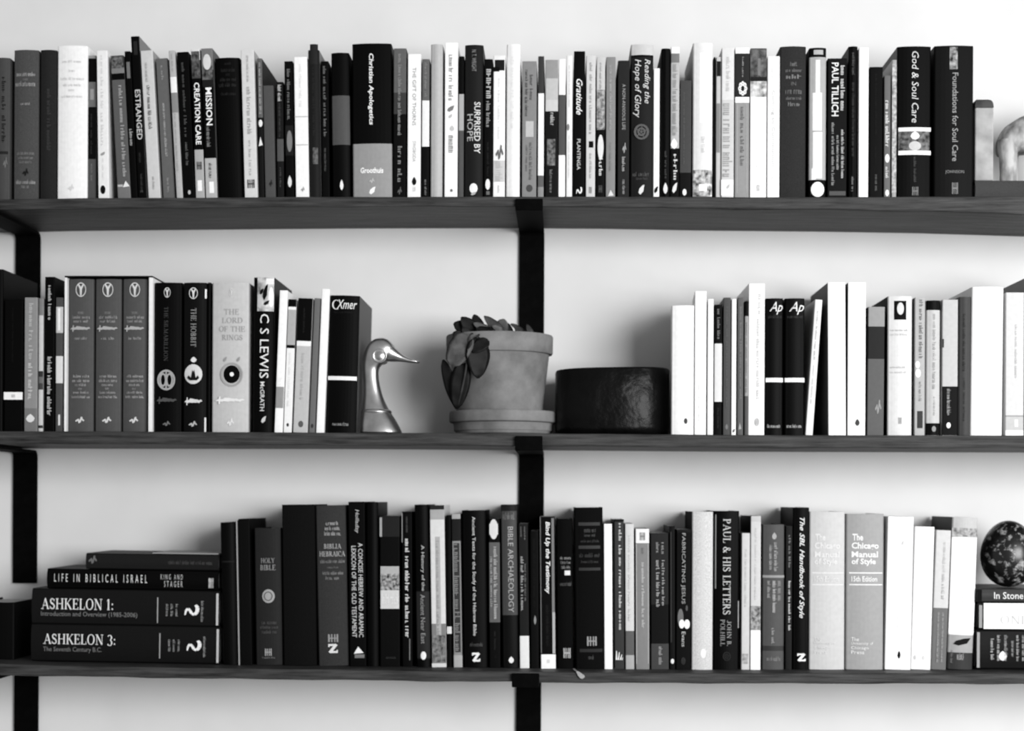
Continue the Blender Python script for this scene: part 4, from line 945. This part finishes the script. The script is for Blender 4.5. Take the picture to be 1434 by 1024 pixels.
book(Bw, 1001, 1036.5, 716, 999, 1035, 11, 'wide black book with spaced white capitals, right of unlettered light grey hardcover', 1, 0, g=[
    V('PAUL & HIS LETTERS', .34, .66, 727, 861, 200, serif=True), V('JOHN B.', .52, .7, 869, 905, 150, serif=True), V('POLHILL', .26, .44, 868, 905, 150, serif=True), M_(.35, .68, 913, 926, 48, 'rose'), R_(.04, .09, 721, 825, 130), R_(.96, 1.0, 842, 880, 150)])
book(Bw, 1038, 1050.5, 747, 1038, 1050, 205, 'slim pale paperback right of the wide black book with spaced white capitals', 0, .001, g=[V(5, .35, .62, 770, 850, 185), P_(.1, .8, 916, 930, 110, 200)])
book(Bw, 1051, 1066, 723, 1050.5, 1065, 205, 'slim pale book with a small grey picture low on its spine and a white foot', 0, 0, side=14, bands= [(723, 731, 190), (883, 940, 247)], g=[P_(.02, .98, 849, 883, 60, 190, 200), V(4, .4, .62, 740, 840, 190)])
book(Bw, 1067, 1098.5, 735, 1067, 1098, 84, 'grey hardcover with a pale cross line and several short lines of lettering', 1, 0, [(905, 912, 60)], g=[
    M_(.42, .64, 746, 756, 170, 'drop'), V(4, .3, .46, 764, 798, 165), V(4, .52, .7, 760, 800, 165), R_(.02, 1, 806, 809.5, 150), V(3, .22, .38, 814, 838, 160), V(4, .46, .64, 814, 858, 185), V(3, .7, .84, 814, 842, 140), V(2, .42, .56, 880, 902, 150), Hh(4, .2, .82, 919.5, 926, 140)])
book(Bw, 1099.5, 1109.5, 737, 1099.5, 1109, 38, 'narrow dark book with a white title, left of the black one with script lettering', 0, .002, g=[V(3, .4, .75, 750, 795, 120), V(6, .4, .8, 814, 883, 200)])
book(Bw, 1110, 1133.5, 711, 1109.5, 1133, 8, 'black book with white script down its spine, left of the two wide light hardcovers', 1, 0, side=8, g=[
    V('The SBL Handbook of Style', .32, .7, 725, 866, 230, shear=.35, bold=.012), M_(.28, .8, 915, 927, 240, 'two')])
def style_manual(x0, x1, y, xb0, xb1, tone, txt, lab):
    book(Bw, x0, x1, y, xb0, xb1, tone, lab, 1, 0, g=[
        Hh('The', .16, .44, 748, 757.5, txt, bold=.03), Hh('Chicago', .14, .86, 760, 771.5, txt, bold=.03), Hh('Manual', .14, .84, 772.5, 781, txt, bold=.03), Hh('of Style', .14, .78, 782.5, 793, txt, bold=.03),
        R_(.08, .96, 802, 803.6, txt), Hh('15th Edition', .14, .82, 807.5, 815, txt, bold=.02), R_(.08, .96, 818.5, 820, txt),
        Hh('The', .14, .34, 893, 898.5, txt), Hh('University of', .14, .72, 899.5, 904.5, txt), Hh('Chicago', .14, .6, 905.5, 911, txt), Hh('Press', .14, .48, 911.5, 916.5, txt)])
style_manual(1134.5, 1185.5, 717, 1133.5, 1182.5, 198, 224, 'left of two wide light hardcovers, paler, its white lettering faint')
style_manual(1187, 1239, 720, 1184, 1238, 158, 240, 'right of two wide light hardcovers, mid grey with two white cross lines')
book(Bw, 1243.5, 1280, 724, 1239, 1275, 251, 'wide white paperback leaning right, with a small black mark at its foot', 0, 0, g=[M_(.48, .6, 912, 923, 25, 'drop'), M_(.55, .64, 757, 764, 205, 'leaf'), V(5, .45, .6, 770, 880, 244)])
book(Bw, 1281, 1309.5, 738, 1276, 1302.5, 249, 'narrower white paperback leaning beside the wide white one', 0, .001, g=[V(6, .55, .75, 752, 850, 240), M_(.1, .25, 918, 925, 200, 'drop'), M_(.55, .7, 918, 925, 215, 'drop')])
book(Bw, 1311, 1332.5, 743, 1304, 1324.5, 206, 'leaning book, pale above and grey lettered below, right of the white paperbacks', 0, .001, [(852, 940, 112)], g=[V(6, .5, .72, 760, 840, 180), V(8, .3, .46, 858, 928, 160), V(8, .6, .76, 858, 928, 160)])
book(Bw, 1334.5, 1370.5, 725, 1327, 1362.5, 60, 'leaning book with a white round-cornered panel on its spine, left of the egg', 1, .001, [(725, 753, 190), (753, 890, 252), (890, 915, 165)], g=[
    P_(.0, 1.0, 740, 752, 90, 200, 180), R_(.01, .99, 753, 888, 252), V(2, .5, .64, 786, 806, 215), V(3, .46, .58, 818, 852, 215), M_(.2, .86, 894, 905, 30, 'leaf'), Hh(1, .35, .62, 914, 925, 160), V(3, .1, .2, 912, 930, 120)])

# right-hand stack of lying books
zb = max(shelf_z('B', q) for q in range(1360, 1530, 20)) + .0006
G = 'books lying in the right-hand stack'
f = lambda px: (px - 1367) / (1520.0 - 1367)
za = lying(1367, 1520, 883, 938, 32, 'dark thick book lying flat at the base of the right stack', zb, g=[
    R_(f(1368), f(1372), 886, 936, 160), V(2, f(1387), f(1392), 895, 925, 175), V(5, f(1396), f(1401), 890, 926, 175), V(5, f(1406), f(1411), 890, 926, 165), V(4, f(1416), f(1420), 898, 920, 150), V(4, f(1423), f(1427), 890, 926, 175), V(4, f(1431), f(1435), 890, 926, 165), M_(f(1398), f(1410), 912, 926, 240, 'drop')], group=G)
f = lambda px: (px - 1370) / (1520.0 - 1370)
zc = lying(1370, 1520, 844, 883, 30, 'dark book with a broad white panel lying in the middle of the right stack', za, g=[
    R_(f(1371), f(1375.5), 848, 880, 150), R_(f(1377.5), f(1519), 845, 881.5, 250), Hh('POCKET', f(1396), f(1446), 850, 859, 220, serif=False), Hh('ONE', f(1401), f(1440), 862, 875, 205, serif=True)], group=G)
f = lambda px: (px - 1368) / (1520.0 - 1368)
zd = lying(1368, 1520, 825, 844, 62, 'thin dark grey book lying topmost on the right stack, reading In Stone', zc, g=[
    R_(0, f(1375), 826, 844, 16), Hh('In Stone', f(1392), f(1433), 829.5, 839.5, 225, bold=.01)], group=G)
STACK_TOP = zd

# ================================================================== DUCK BOOKEND
def ellipse_ring(x0, x1, z, d, Y, n=28, p=1.0):
    cx, rx = (x0 + x1) / 2, (x1 - x0) / 2
    out = []
    for j in range(n):
        a = 2 * math.pi * j / n
        c, s = math.cos(a), math.sin(a)
        out.append((cx + rx * math.copysign(abs(c) ** p, c), Y + d * math.copysign(abs(s) ** p, s), z))
    return out
def smooth_keys(keys, n):
    """Catmull-Rom through tuples"""
    out = []
    K = [keys[0]] + list(keys) + [keys[-1]]
    for i in range(1, len(K) - 2):
        for k in range(n):
            t = k / n
            out.append(tuple(0.5 * ((2 * b) + (-a + c) * t + (2 * a - 5 * b + 4 * c - d) * t * t + (-a + 3 * b - 3 * c + d) * t ** 3) for a, b, c, d in zip(K[i - 1], K[i], K[i + 1], K[i + 2])))
    out.append(keys[-1])
    return out
brass, nt, bs = base_mat('polished_brass')
nz, _ = noise_ramp(nt, bs, 0.42, 0.55, 60, 4)
bs.inputs['Metallic'].default_value = 1.0
bs.inputs['Roughness'].default_value = 0.34
YD = 0.036
zsh = shelf_z('M', 530)
e = empty('duck_bookend', (at(532, 606, YD).x, YD, zsh), 'shiny metal duck head bookend facing right beside the black hardcover', 'bookend')
org = e.location.copy()
def LX(px, py=550): return at(px, py, YD).x - org.x
def LZ(px, py): return at(px, py, YD).z - org.z
keys = [(606.5, 505, 563, 30), (600, 505.2, 560.5, 29), (590, 505.6, 555, 26), (582, 506.4, 550, 22.5), (576, 507.4, 546, 20), (565, 508.5, 540, 16.5), (552, 509.5, 535, 13.5), (538, 509.5, 531.5, 12), (526, 509, 530, 11.5), (516, 508.5, 531, 12), (509, 508.5, 537, 13.5), (503, 509, 545, 15), (497, 510, 551, 16), (490, 512, 553, 16.2), (484, 515, 551.5, 15), (479, 519.5, 547.5, 12.5), (475.5, 525, 543, 9), (473.6, 531, 538, 4)]
rings = []
for y, xl, xr, d in smooth_keys(keys, 3):
    rings.append(ellipse_ring(LX(xl, y), LX(xr, y), max(0.0004, LZ((xl + xr) / 2, y)) if y < 606 else 0.0004, d / 940.0, 0, 28, .74))
v, f_ = loft(rings)
fix(mesh_obj('head_and_neck', v, f_, brass, e, smooth=True))
# bill: lofted along x, flat and drooping to a rounded tip
bk = [(536, 491, 15, 14), (542, 492, 14.6, 13.6), (548, 493.8, 13, 12.8), (555, 497.6, 9.2, 10.6), (563, 501.6, 5.6, 8.8), (572, 504.8, 3.6, 8.0), (580, 506.3, 2.6, 7.2), (585, 507, 2.0, 5.5), (587.5, 507.2, 0.9, 2.5)]
rings = []
for x, y, hh, d in smooth_keys(bk, 3):
    cx, cz = LX(x, y), LZ(x, y)
    rings.append([(cx, d / 920 * math.cos(2 * math.pi * j / 18), cz + hh / 920 * math.sin(2 * math.pi * j / 18)) for j in range(18)])
v, f_ = loft(rings)
fix(mesh_obj('bill', v, f_, brass, e, smooth=True))
# cheek disc with a raised rim for the eye, one on each side
for sgn in (-1, 1):
    prof = [(0.0105, 0.0), (0.0105, 0.0016), (0.0092, 0.0018), (0.0088, 0.0006), (0.006, 0.0022), (0.003, 0.0032), (0.0004, 0.0036)]
    cx, cz = LX(533.5, 500), LZ(533.5, 500)
    v, f_ = lathe(prof, 26)
    yy = sgn * 0.0158
    v = [(cx + a, yy + sgn * c, cz + b) for a, b, c in v]
    fix(mesh_obj('eye', v, f_, brass, e, smooth=True))
# raised collar at the foot of the neck
rings = []
for y, ex in ((579, .0), (578.3, .0016), (576.5, .0022), (574.5, .0016), (573.8, .0)):
    k = interp([(573, 0), (580, 1)], y)
    xl, xr, d = 508.4 - k * 1.2, 544.5 + k * 3.8, 19 + k * 3
    rings.append(ellipse_ring(LX(xl, y) - ex, LX(xr, y) + ex, LZ(525, y), d / 920 + ex, 0))
v, f_ = loft(rings)
fix(mesh_obj('collar', v, f_, brass, e, smooth=True))

# ================================================================== POTTED PLANT
YP = 0.094
terra, nt, bs = base_mat('weathered_terracotta')
nz, _ = noise_ramp(nt, bs, 0.10, 0.24, 16, 7, lo=.3, hi=.7, rough=.6)
bs.inputs['Roughness'].default_value = 0.9
bs.inputs['Specular IOR Level'].default_value = 0.1
bump(nt, bs, nz, 0.25, 0.002)
zsh = shelf_z('M', 705)
cxp = at(704.5, 595, YP).x
sc = pxm(YP)
sa = empty('plant_saucer', (cxp, YP, zsh + .0002), 'round terracotta saucer under the flowerpot on the middle shelf', 'saucer')
hs = lambda py: at(705, py, YP).z - zsh
R1 = 75.5 / sc; R0 = 66 / sc
prof = [(0.0005, 0.0), (R0 - .003, 0.0), (R0, 0.002), (R0 + .0045, hs(594)), (R1 - .001, hs(592.5)), (R1, hs(591)), (R1, hs(579)), (R1 - .0015, hs(577.5)), (R1 - .0045, hs(577.3)), (R1 - .0055, hs(580)), (R1 - .0075, .0065), (0.0005, .0060)]
v, f_ = lathe(prof, 64)
fix(mesh_obj('saucer_body', v, f_, terra, sa, smooth=True))
sa.children[0].modifiers.new('split', 'EDGE_SPLIT').split_angle = math.radians(35)
zp = zsh + .0068
cxt = at(699.5, 520, YP).x
pt = empty('potted_plant', (cxt, YP, zp), 'leafy plant trailing over the left of a terracotta flowerpot', 'plant')
hp = lambda py: at(700, py, YP).z - zp
rb_, rt_, rr_ = 57.5 / sc, 69.5 / sc, 74.5 / sc
prof = [(0.0005, 0.0), (rb_ - .001, 0.0), (rb_, .0012), (rt_, hp(497.5)), (rr_ - .001, hp(497.2)), (rr_, hp(495.8)), (rr_ + .0004, hp(473)), (rr_ - .0008, hp(471.2)), (rr_ - .006, hp(471.2)), (rr_ - .0075, hp(474)), (rr_ - .010, hp(484)), (rb_ - .004, .01), (0.0005, .0095)]
v, f_ = lathe(prof, 64)
po = fix(mesh_obj('flowerpot', v, f_, terra, pt, smooth=True))
po.modifiers.new('split', 'EDGE_SPLIT').split_angle = math.radians(35)
soil, nt, bs = base_mat('potting_soil')
nz, _ = noise_ramp(nt, bs, 0.01, 0.05, 120, 5)
bs.inputs['Roughness'].default_value = 1.0
rs = random.Random(2)
rings = []
rso = rr_ - .0106
for k in range(1, 7):
    r = rso * k / 6
    rings.append([(r * math.cos(2 * math.pi * j / 30), r * math.sin(2 * math.pi * j / 30), hp(483) + rs.uniform(-.0012, .0012) - (.001 if k == 6 else 0)) for j in range(30)])
v, f_ = loft(rings, cap=False)
f_.append(tuple(range(30)))
mesh_obj('soil', v, f_, soil, pt, smooth=True)
leafm = {}
def leaf_mat(a):
    if a not in leafm:
        m_, nt_, bs_ = base_mat('fleshy_leaf')
        nz_, _ = noise_ramp(nt_, bs_, a * .7, a * 1.4, 70, 4)
        bs_.inputs['Roughness'].default_value = 0.5
        bs_.inputs['Specular IOR Level'].default_value = 0.10
        leafm[a] = m_
    return leafm[a]
stemm = leaf_mat(.03)
def leaf(base, tip, width, normal, a, curl=.15, fold=.2, rnd=.42):
    """thick leaf blade from base to tip (world), broad side facing normal"""
    b, t = Vector(base), Vector(tip)
    ax = t - b; L = ax.length; ax.normalize()
    n = Vector(normal); n -= ax * n.dot(ax); n.normalize()
    s = ax.cross(n)
    nu, nv = 10, 6
    top, bot = [], []
    for i in range(nu + 1):
        u = i / nu
        w = width * (math.sin(math.pi * min(1, u ** .8 * .94 + .03)) ** rnd) * (1 if u < .97 else .55)
        for j in range(nv + 1):
            q = (j / nv - .5) * 2
            h = fold * width * (abs(q) ** 1.5) * .6 - curl * L * (u - .5) ** 2 * 1.6
            wav = .05 * width * math.sin(u * 17 + j)
            p = b + ax * (u * L) + s * (q * w) + n * (h + wav * abs(q))
            top.append(p - pt.location); bot.append(p - n * .0013 * (1 - abs(q) ** 3) - pt.location)
    v = top + bot; o = len(top); fcs = []
    W_ = nv + 1
    for i in range(nu):
        for j in range(nv):
            a_ = i * W_ + j
            fcs.append((a_, a_ + 1, a_ + W_ + 1, a_ + W_))
            fcs.append((o + a_, o + a_ + W_, o + a_ + W_ + 1, o + a_ + 1))
    rim = [i * W_ for i in range(nu + 1)] + [nu * W_ + j for j in range(1, W_)] + [i * W_ + nv for i in range(nu - 1, -1, -1)] + [j for j in range(nv - 1, 0, -1)]
    for i in range(len(rim)):
        a_, b_ = rim[i], rim[(i + 1) % len(rim)]
        fcs.append((a_, b_, o + b_, o + a_))
    ob = mesh_obj('leaf', v, fcs, leaf_mat(a), pt, smooth=True)
    fix(ob, 0.00001)
    return ob
def stalk(pts, r=.0016):
    rings = []
    n = len(pts)
    P = smooth_keys([tuple(p) for p in pts], 4)
    for i, p in enumerate(P):
        d = Vector(P[min(len(P) - 1, i + 1)]) - Vector(P[max(0, i - 1)]); d.normalize()
        s_ = d.cross(Vector((0.3, 1, .2))); s_.normalize(); q = d.cross(s_)
        rings.append([Vector(p) + (s_ * math.cos(k * math.pi / 3) + q * math.sin(k * math.pi / 3)) * r - pt.location for k in range(6)])
    v, f_ = loft(rings)
    fix(mesh_obj('stem', v, f_, stemm, pt, smooth=True))
A = lambda px, py, y: at(px, py, y)
yf = YP - rr_ - .006      # just in front of the rim
soilc = lambda px, y: Vector((at(px, 480, y).x, y, zp + hp(483)))
LV = [  # base px,py,Y  tip px,py,Y  width px  normal  albedo  roundness  fold
 ((672, 474, .058), (636, 452, .050), 13, (0, -1, .4), .006, .6, .1),
 ((668, 470, .052), (646, 444, .046), 11, (-.2, -1, .3), .006, .8, .1),
 ((674, 470, .066), (664, 440, .070), 9, (.2, -1, .2), .008, .7, .15),
 ((660, 482, .040), (635, 466, .028), 11, (-.3, -1, .3), .006, .55, .1),
 ((664, 484, .036), (648, 458, .030), 9, (0, -1, .3), .010, .8, .1),
 ((694, 472, .056), (664, 452, .042), 8, (0, -1, .6), .07, .6, .15),
 ((704, 476, .050), (668, 460, .026), 12, (.2, -.8, .6), .008, .6, .1),
 ((690, 482, .034), (666, 476, .020), 9, (.1, -.9, .5), .009, .6, .1),
 ((708, 472, .07), (678, 442, .075), 8, (0, -1, .4), .05, .75, .2),
 ((698, 470, .08), (706, 447, .075), 10, (.2, -1, .4), .08, .5, .2),
 ((718, 474, .08), (690, 456, .065), 7, (.2, -1, .5), .10, .6, .2),
 ((716, 474, .09), (709, 452, .085), 6, (0, -1, .5), .008, .5, .1),
 ((742, 474, .09), (716, 453, .08), 6, (.2, -1, .7), .03, .6, .2),
 ((732, 474, .09), (722, 456, .085), 6, (.2, -1, .3), .11, .5, .2),
 ((746, 474, .08), (738, 454, .08), 5, (.3, -1, .3), .03, .8, .2),
 ((654, 468, yf + .001), (632, 512, yf - .003), 17, (-.2, -1, .1), .075, .4, .15),
 ((668, 472, yf - .002), (670, 530, yf + .001), 17, (.25, -1, .1), .007, .72, .1),
 ((684, 476, yf + .000), (660, 492, yf - .006), 10, (0, -1, .4), .009, .6, .1),
 ((658, 498, yf - .001), (641, 508, yf - .004), 6, (0, -1, .3), .02, .6, .1),
 ((641, 570, yf + .012), (620, 504, yf + .006), 9, (-.2, -1, .1), .006, .5, .05),
 ((649, 506, yf + .003), (639, 573, yf + .008), 14, (.05, -1, .1), .006, .6, .05),
]
for bp, tp, w, nrm, a_, rd, fo in LV:
    leaf(A(*bp), A(*tp), w / sc, nrm, a_, .12, fo, rd)
for px, y_, (tx, ty, tY) in ((685, .075, (668, 468, .062)), (700, .08, (692, 468, .075)), (720, .085, (716, 472, .08)), (735, .085, (738, 470, .085)), (678, .06, (655, 474, .045))):
    stalk([soilc(px, y_), (soilc(px, y_) + A(tx, ty, tY)) / 2 + Vector((0, 0, .004)), A(tx, ty, tY)])
stalk([soilc(672, .055), A(664, 468, .028), A(657, 474, yf - .0005), A(652, 520, yf + .000), A(642, 567, yf + .011)], .0015)
stalk([soilc(680, .06), A(674, 467, .030), A(668, 473, yf - .0005)], .0015)

# ================================================================== DARK VESSEL
glz, nt, bs = base_mat('dark_glazed_clay')
nz, rp = noise_ramp(nt, bs, 0.001, 0.003, 22, 6)
bs.inputs['Roughness'].default_value = 0.30
bs.inputs['Specular IOR Level'].default_value = 0.11
bump(nt, bs, nz, 0.5, 0.008)
YV = 0.094
zsh = shelf_z('M', 855)
sv = pxm(YV)
cxv = at(857, 560, YV).x
e = empty('open_vessel', (cxv, YV, zsh + .0002), 'low dark glossy open vessel with streaky sheen between flowerpot and white books', 'vessel')
rx = 79.5 / sc; ry = .070
def vring(k, z, tilt=0.0):
    out = []
    n = 48
    for j in range(n):
        a_ = 2 * math.pi * j / n
        c, s = math.cos(a_), math.sin(a_)
        x = (rx - k) * math.copysign(abs(c) ** .62, c); y = (ry - k) * math.copysign(abs(s) ** .75, s)
        out.append((x, y, z + tilt * x))
    return out
hv = at(857, 519.5, YV).z - zsh
tl = .018
rings = [vring(.004, 0), vring(.0015, .0015), vring(.0004, .012), vring(0, hv * .5, tl * .5), vring(.0, hv - .003, tl), vring(.0012, hv - .0004, tl), vring(.004, hv, tl), vring(.0065, hv - .001, tl), vring(.0075, hv - .006, tl), vring(.009, .012), vring(.03, .008)]
v, f_ = loft(rings)
fix(mesh_obj('vessel_wall', v, f_, glz, e, smooth=True))

# ================================================================== STONE EGG on the right stack
eg, nt, bs = base_mat('mottled_polished_stone')
nz, _ = noise_ramp(nt, bs, 0.005, 0.5, 85, 5, lo=.53, hi=.70, rough=.62)
bs.inputs['Roughness'].default_value = 0.3
YE = 0.085
se = pxm(YE)
ce = at(1412.5, 777, YE)
He = at(1412.5, 729, YE).z - STACK_TOP - .0006
prof = []
for i in range(33):
    t = math.pi * i / 32
    z = He / 2 * (1 - math.cos(t))
    r = 38.0 / se * math.sin(t) * (1 + .07 * math.cos(t))
    prof.append((max(r, .0003), z))
v, f_ = lathe(prof, 44)
o = fix(mesh_obj('stone_egg', v, f_, eg, None, smooth=True, loc=(ce.x, YE, STACK_TOP + .0005)))
tag(o, 'mottled dark and white polished stone egg standing on the right stack', 'egg')

# ================================================================== RIGHT END OF THE TOP SHELF
zt_ = shelf_z('T', 1400)
Yl = .014
a, b = at(1366, 262, Yl).x, at(1560, 262, Yl).x
zl = at(1400, 252, Yl).z
e = empty('hardcover_book', ((a + b) / 2, Yl, zt_ + .0003), 'dark grey book lying flat at the right end of the top shelf', 'book', 'books on the top shelf')
sub = empty('tmp', (0, 0, 0), None, None)
Tl, Ll = zl - zt_ - .0005, b - a
make_book_parts(sub, Tl, Ll, .16, 2, 74, 74, [], 0, 1)
Rm = Matrix(((0, 0, 1, 0), (0, 1, 0, 0), (1, 0, 0, 0), (0, 0, 0, 1)))
for c in list(sub.children):
    c.data.transform(Matrix.Translation((-Ll / 2, 0, Tl / 2)) @ Rm); c.data.flip_normals(); c.parent = e
bpy.data.objects.remove(sub)
# upright block with a dark, round-shouldered top
stn, nt, bs = base_mat('pale_rough_stone')
nz, _ = noise_ramp(nt, bs, .26, .40, 40, 5)
bs.inputs['Roughness'].default_value = .9
bump(nt, bs, nz, .3, .002)
Yb = .05
zl += .0003
x0, x1 = at(1365.5, 200, Yb - .03).x, at(1391.5, 200, Yb - .03).x
ztop = at(1380, 145, Yb).z; zcap = at(1380, 157.5, Yb).z
e = empty('stone_block', ((x0 + x1) / 2, Yb, zl), 'pale upright block with a dark rounded top standing on the flat dark book', 'ornament')
w = (x1 - x0) / 2
bm_ = bevel_box('block_body', -w, w, -.03, .03, 0, zcap - zl, stn, e, .002)
dk, nt, bs = base_mat('dark_cap')
noise_ramp(nt, bs, .02, .05, 60, 4)
bs.inputs['Roughness'].default_value = .8
rings = []
hc = ztop - zcap
for u, k in ((0.0005, 0.0), (.25, .0002), (.5, .0008), (.72, .0018), (.88, .0034), (1, .0068)):
    rings.append([(-w + k * .5, -.03 + k, zcap - zl + hc * u), (w - k, -.03 + k, zcap - zl + hc * u), (w - k, .03 - k, zcap - zl + hc * u), (-w + k * .5, .03 - k, zcap - zl + hc * u)])
v, f_ = loft(rings)
fix(mesh_obj('block_top', v, f_, dk, e))
# carved four-legged figurine, its hind part in the picture
fg, nt, bs = base_mat('mottled_carved_stone')
nz, _ = noise_ramp(nt, bs, .09, .50, 55, 6, lo=.35, hi=.62, stretch=(1.2, 1, .45))
bs.inputs['Roughness'].default_value = .75
bump(nt, bs, nz, .5, .003)
Yg = .07
sg = pxm(Yg)
e = empty('animal_figurine', (at(1428, 250, Yg).x, Yg, zl), 'mottled carved animal figurine at the right end of the top shelf, cut by the frame', 'figurine')
og = e.location.copy()
GX = lambda px, py=215: at(px, py, Yg).x - og.x
GZ = lambda py: at(1425, py, Yg).z - og.z
def tube_loft(keys, n=20):
    """keys (x,y,z,rx,ry,rz-direction) rings perpendicular to x"""
    rings = []
    for x, z, h, d in smooth_keys(keys, 4):
        rings.append([(x, d * math.cos(2 * math.pi * j / n), z + h * math.sin(2 * math.pi * j / n)) for j in range(n)])
    return loft(rings)
bodyk = [(GX(1395.5), GZ(208), .004, .006), (GX(1398), GZ(206), .014, .016), (GX(1406), GZ(200), .022, .026), (GX(1418), GZ(195), .026, .031), (GX(1432), GZ(190), .029, .033), (GX(1450), GZ(188), .030, .034), (GX(1468), GZ(186), .031, .033), (GX(1486), GZ(180), .030, .030), (GX(1500), GZ(176), .022, .024), (GX(1506), GZ(176), .008, .01)]
v, f_ = tube_loft(bodyk)
fix(mesh_obj('body', v, f_, fg, e, smooth=True))
def legm(cx, cy, top, rt, rbm):
    rings = []
    for u in (0, .06, .3, .6, 1):
        z = GZ(top) * u + .0005
        r = rbm + (rt - rbm) * u ** 1.5
        if u == .06: r *= 1.08
        rings.append([(cx + r * math.cos(2 * math.pi * j / 16), cy + r * .9 * math.sin(2 * math.pi * j / 16), z) for j in range(16)])
    v, f_ = loft(rings)
    fix(mesh_obj('leg', v, f_, fg, e, smooth=True))
legm(GX(1408), -.014, 200, .0155, .0115)
legm(GX(1420), .016, 196, .013, .0095)
legm(GX(1476), -.014, 190, .0150, .011)
legm(GX(1489), .016, 188, .013, .0095)
hd = [(GX(1496), GZ(172), .012, .014), (GX(1506), GZ(166), .020, .020), (GX(1520), GZ(164), .020, .019), (GX(1532), GZ(170), .014, .013), (GX(1538), GZ(176), .006, .006)]
v, f_ = tube_loft(hd)
fix(mesh_obj('head', v, f_, fg, e, smooth=True))
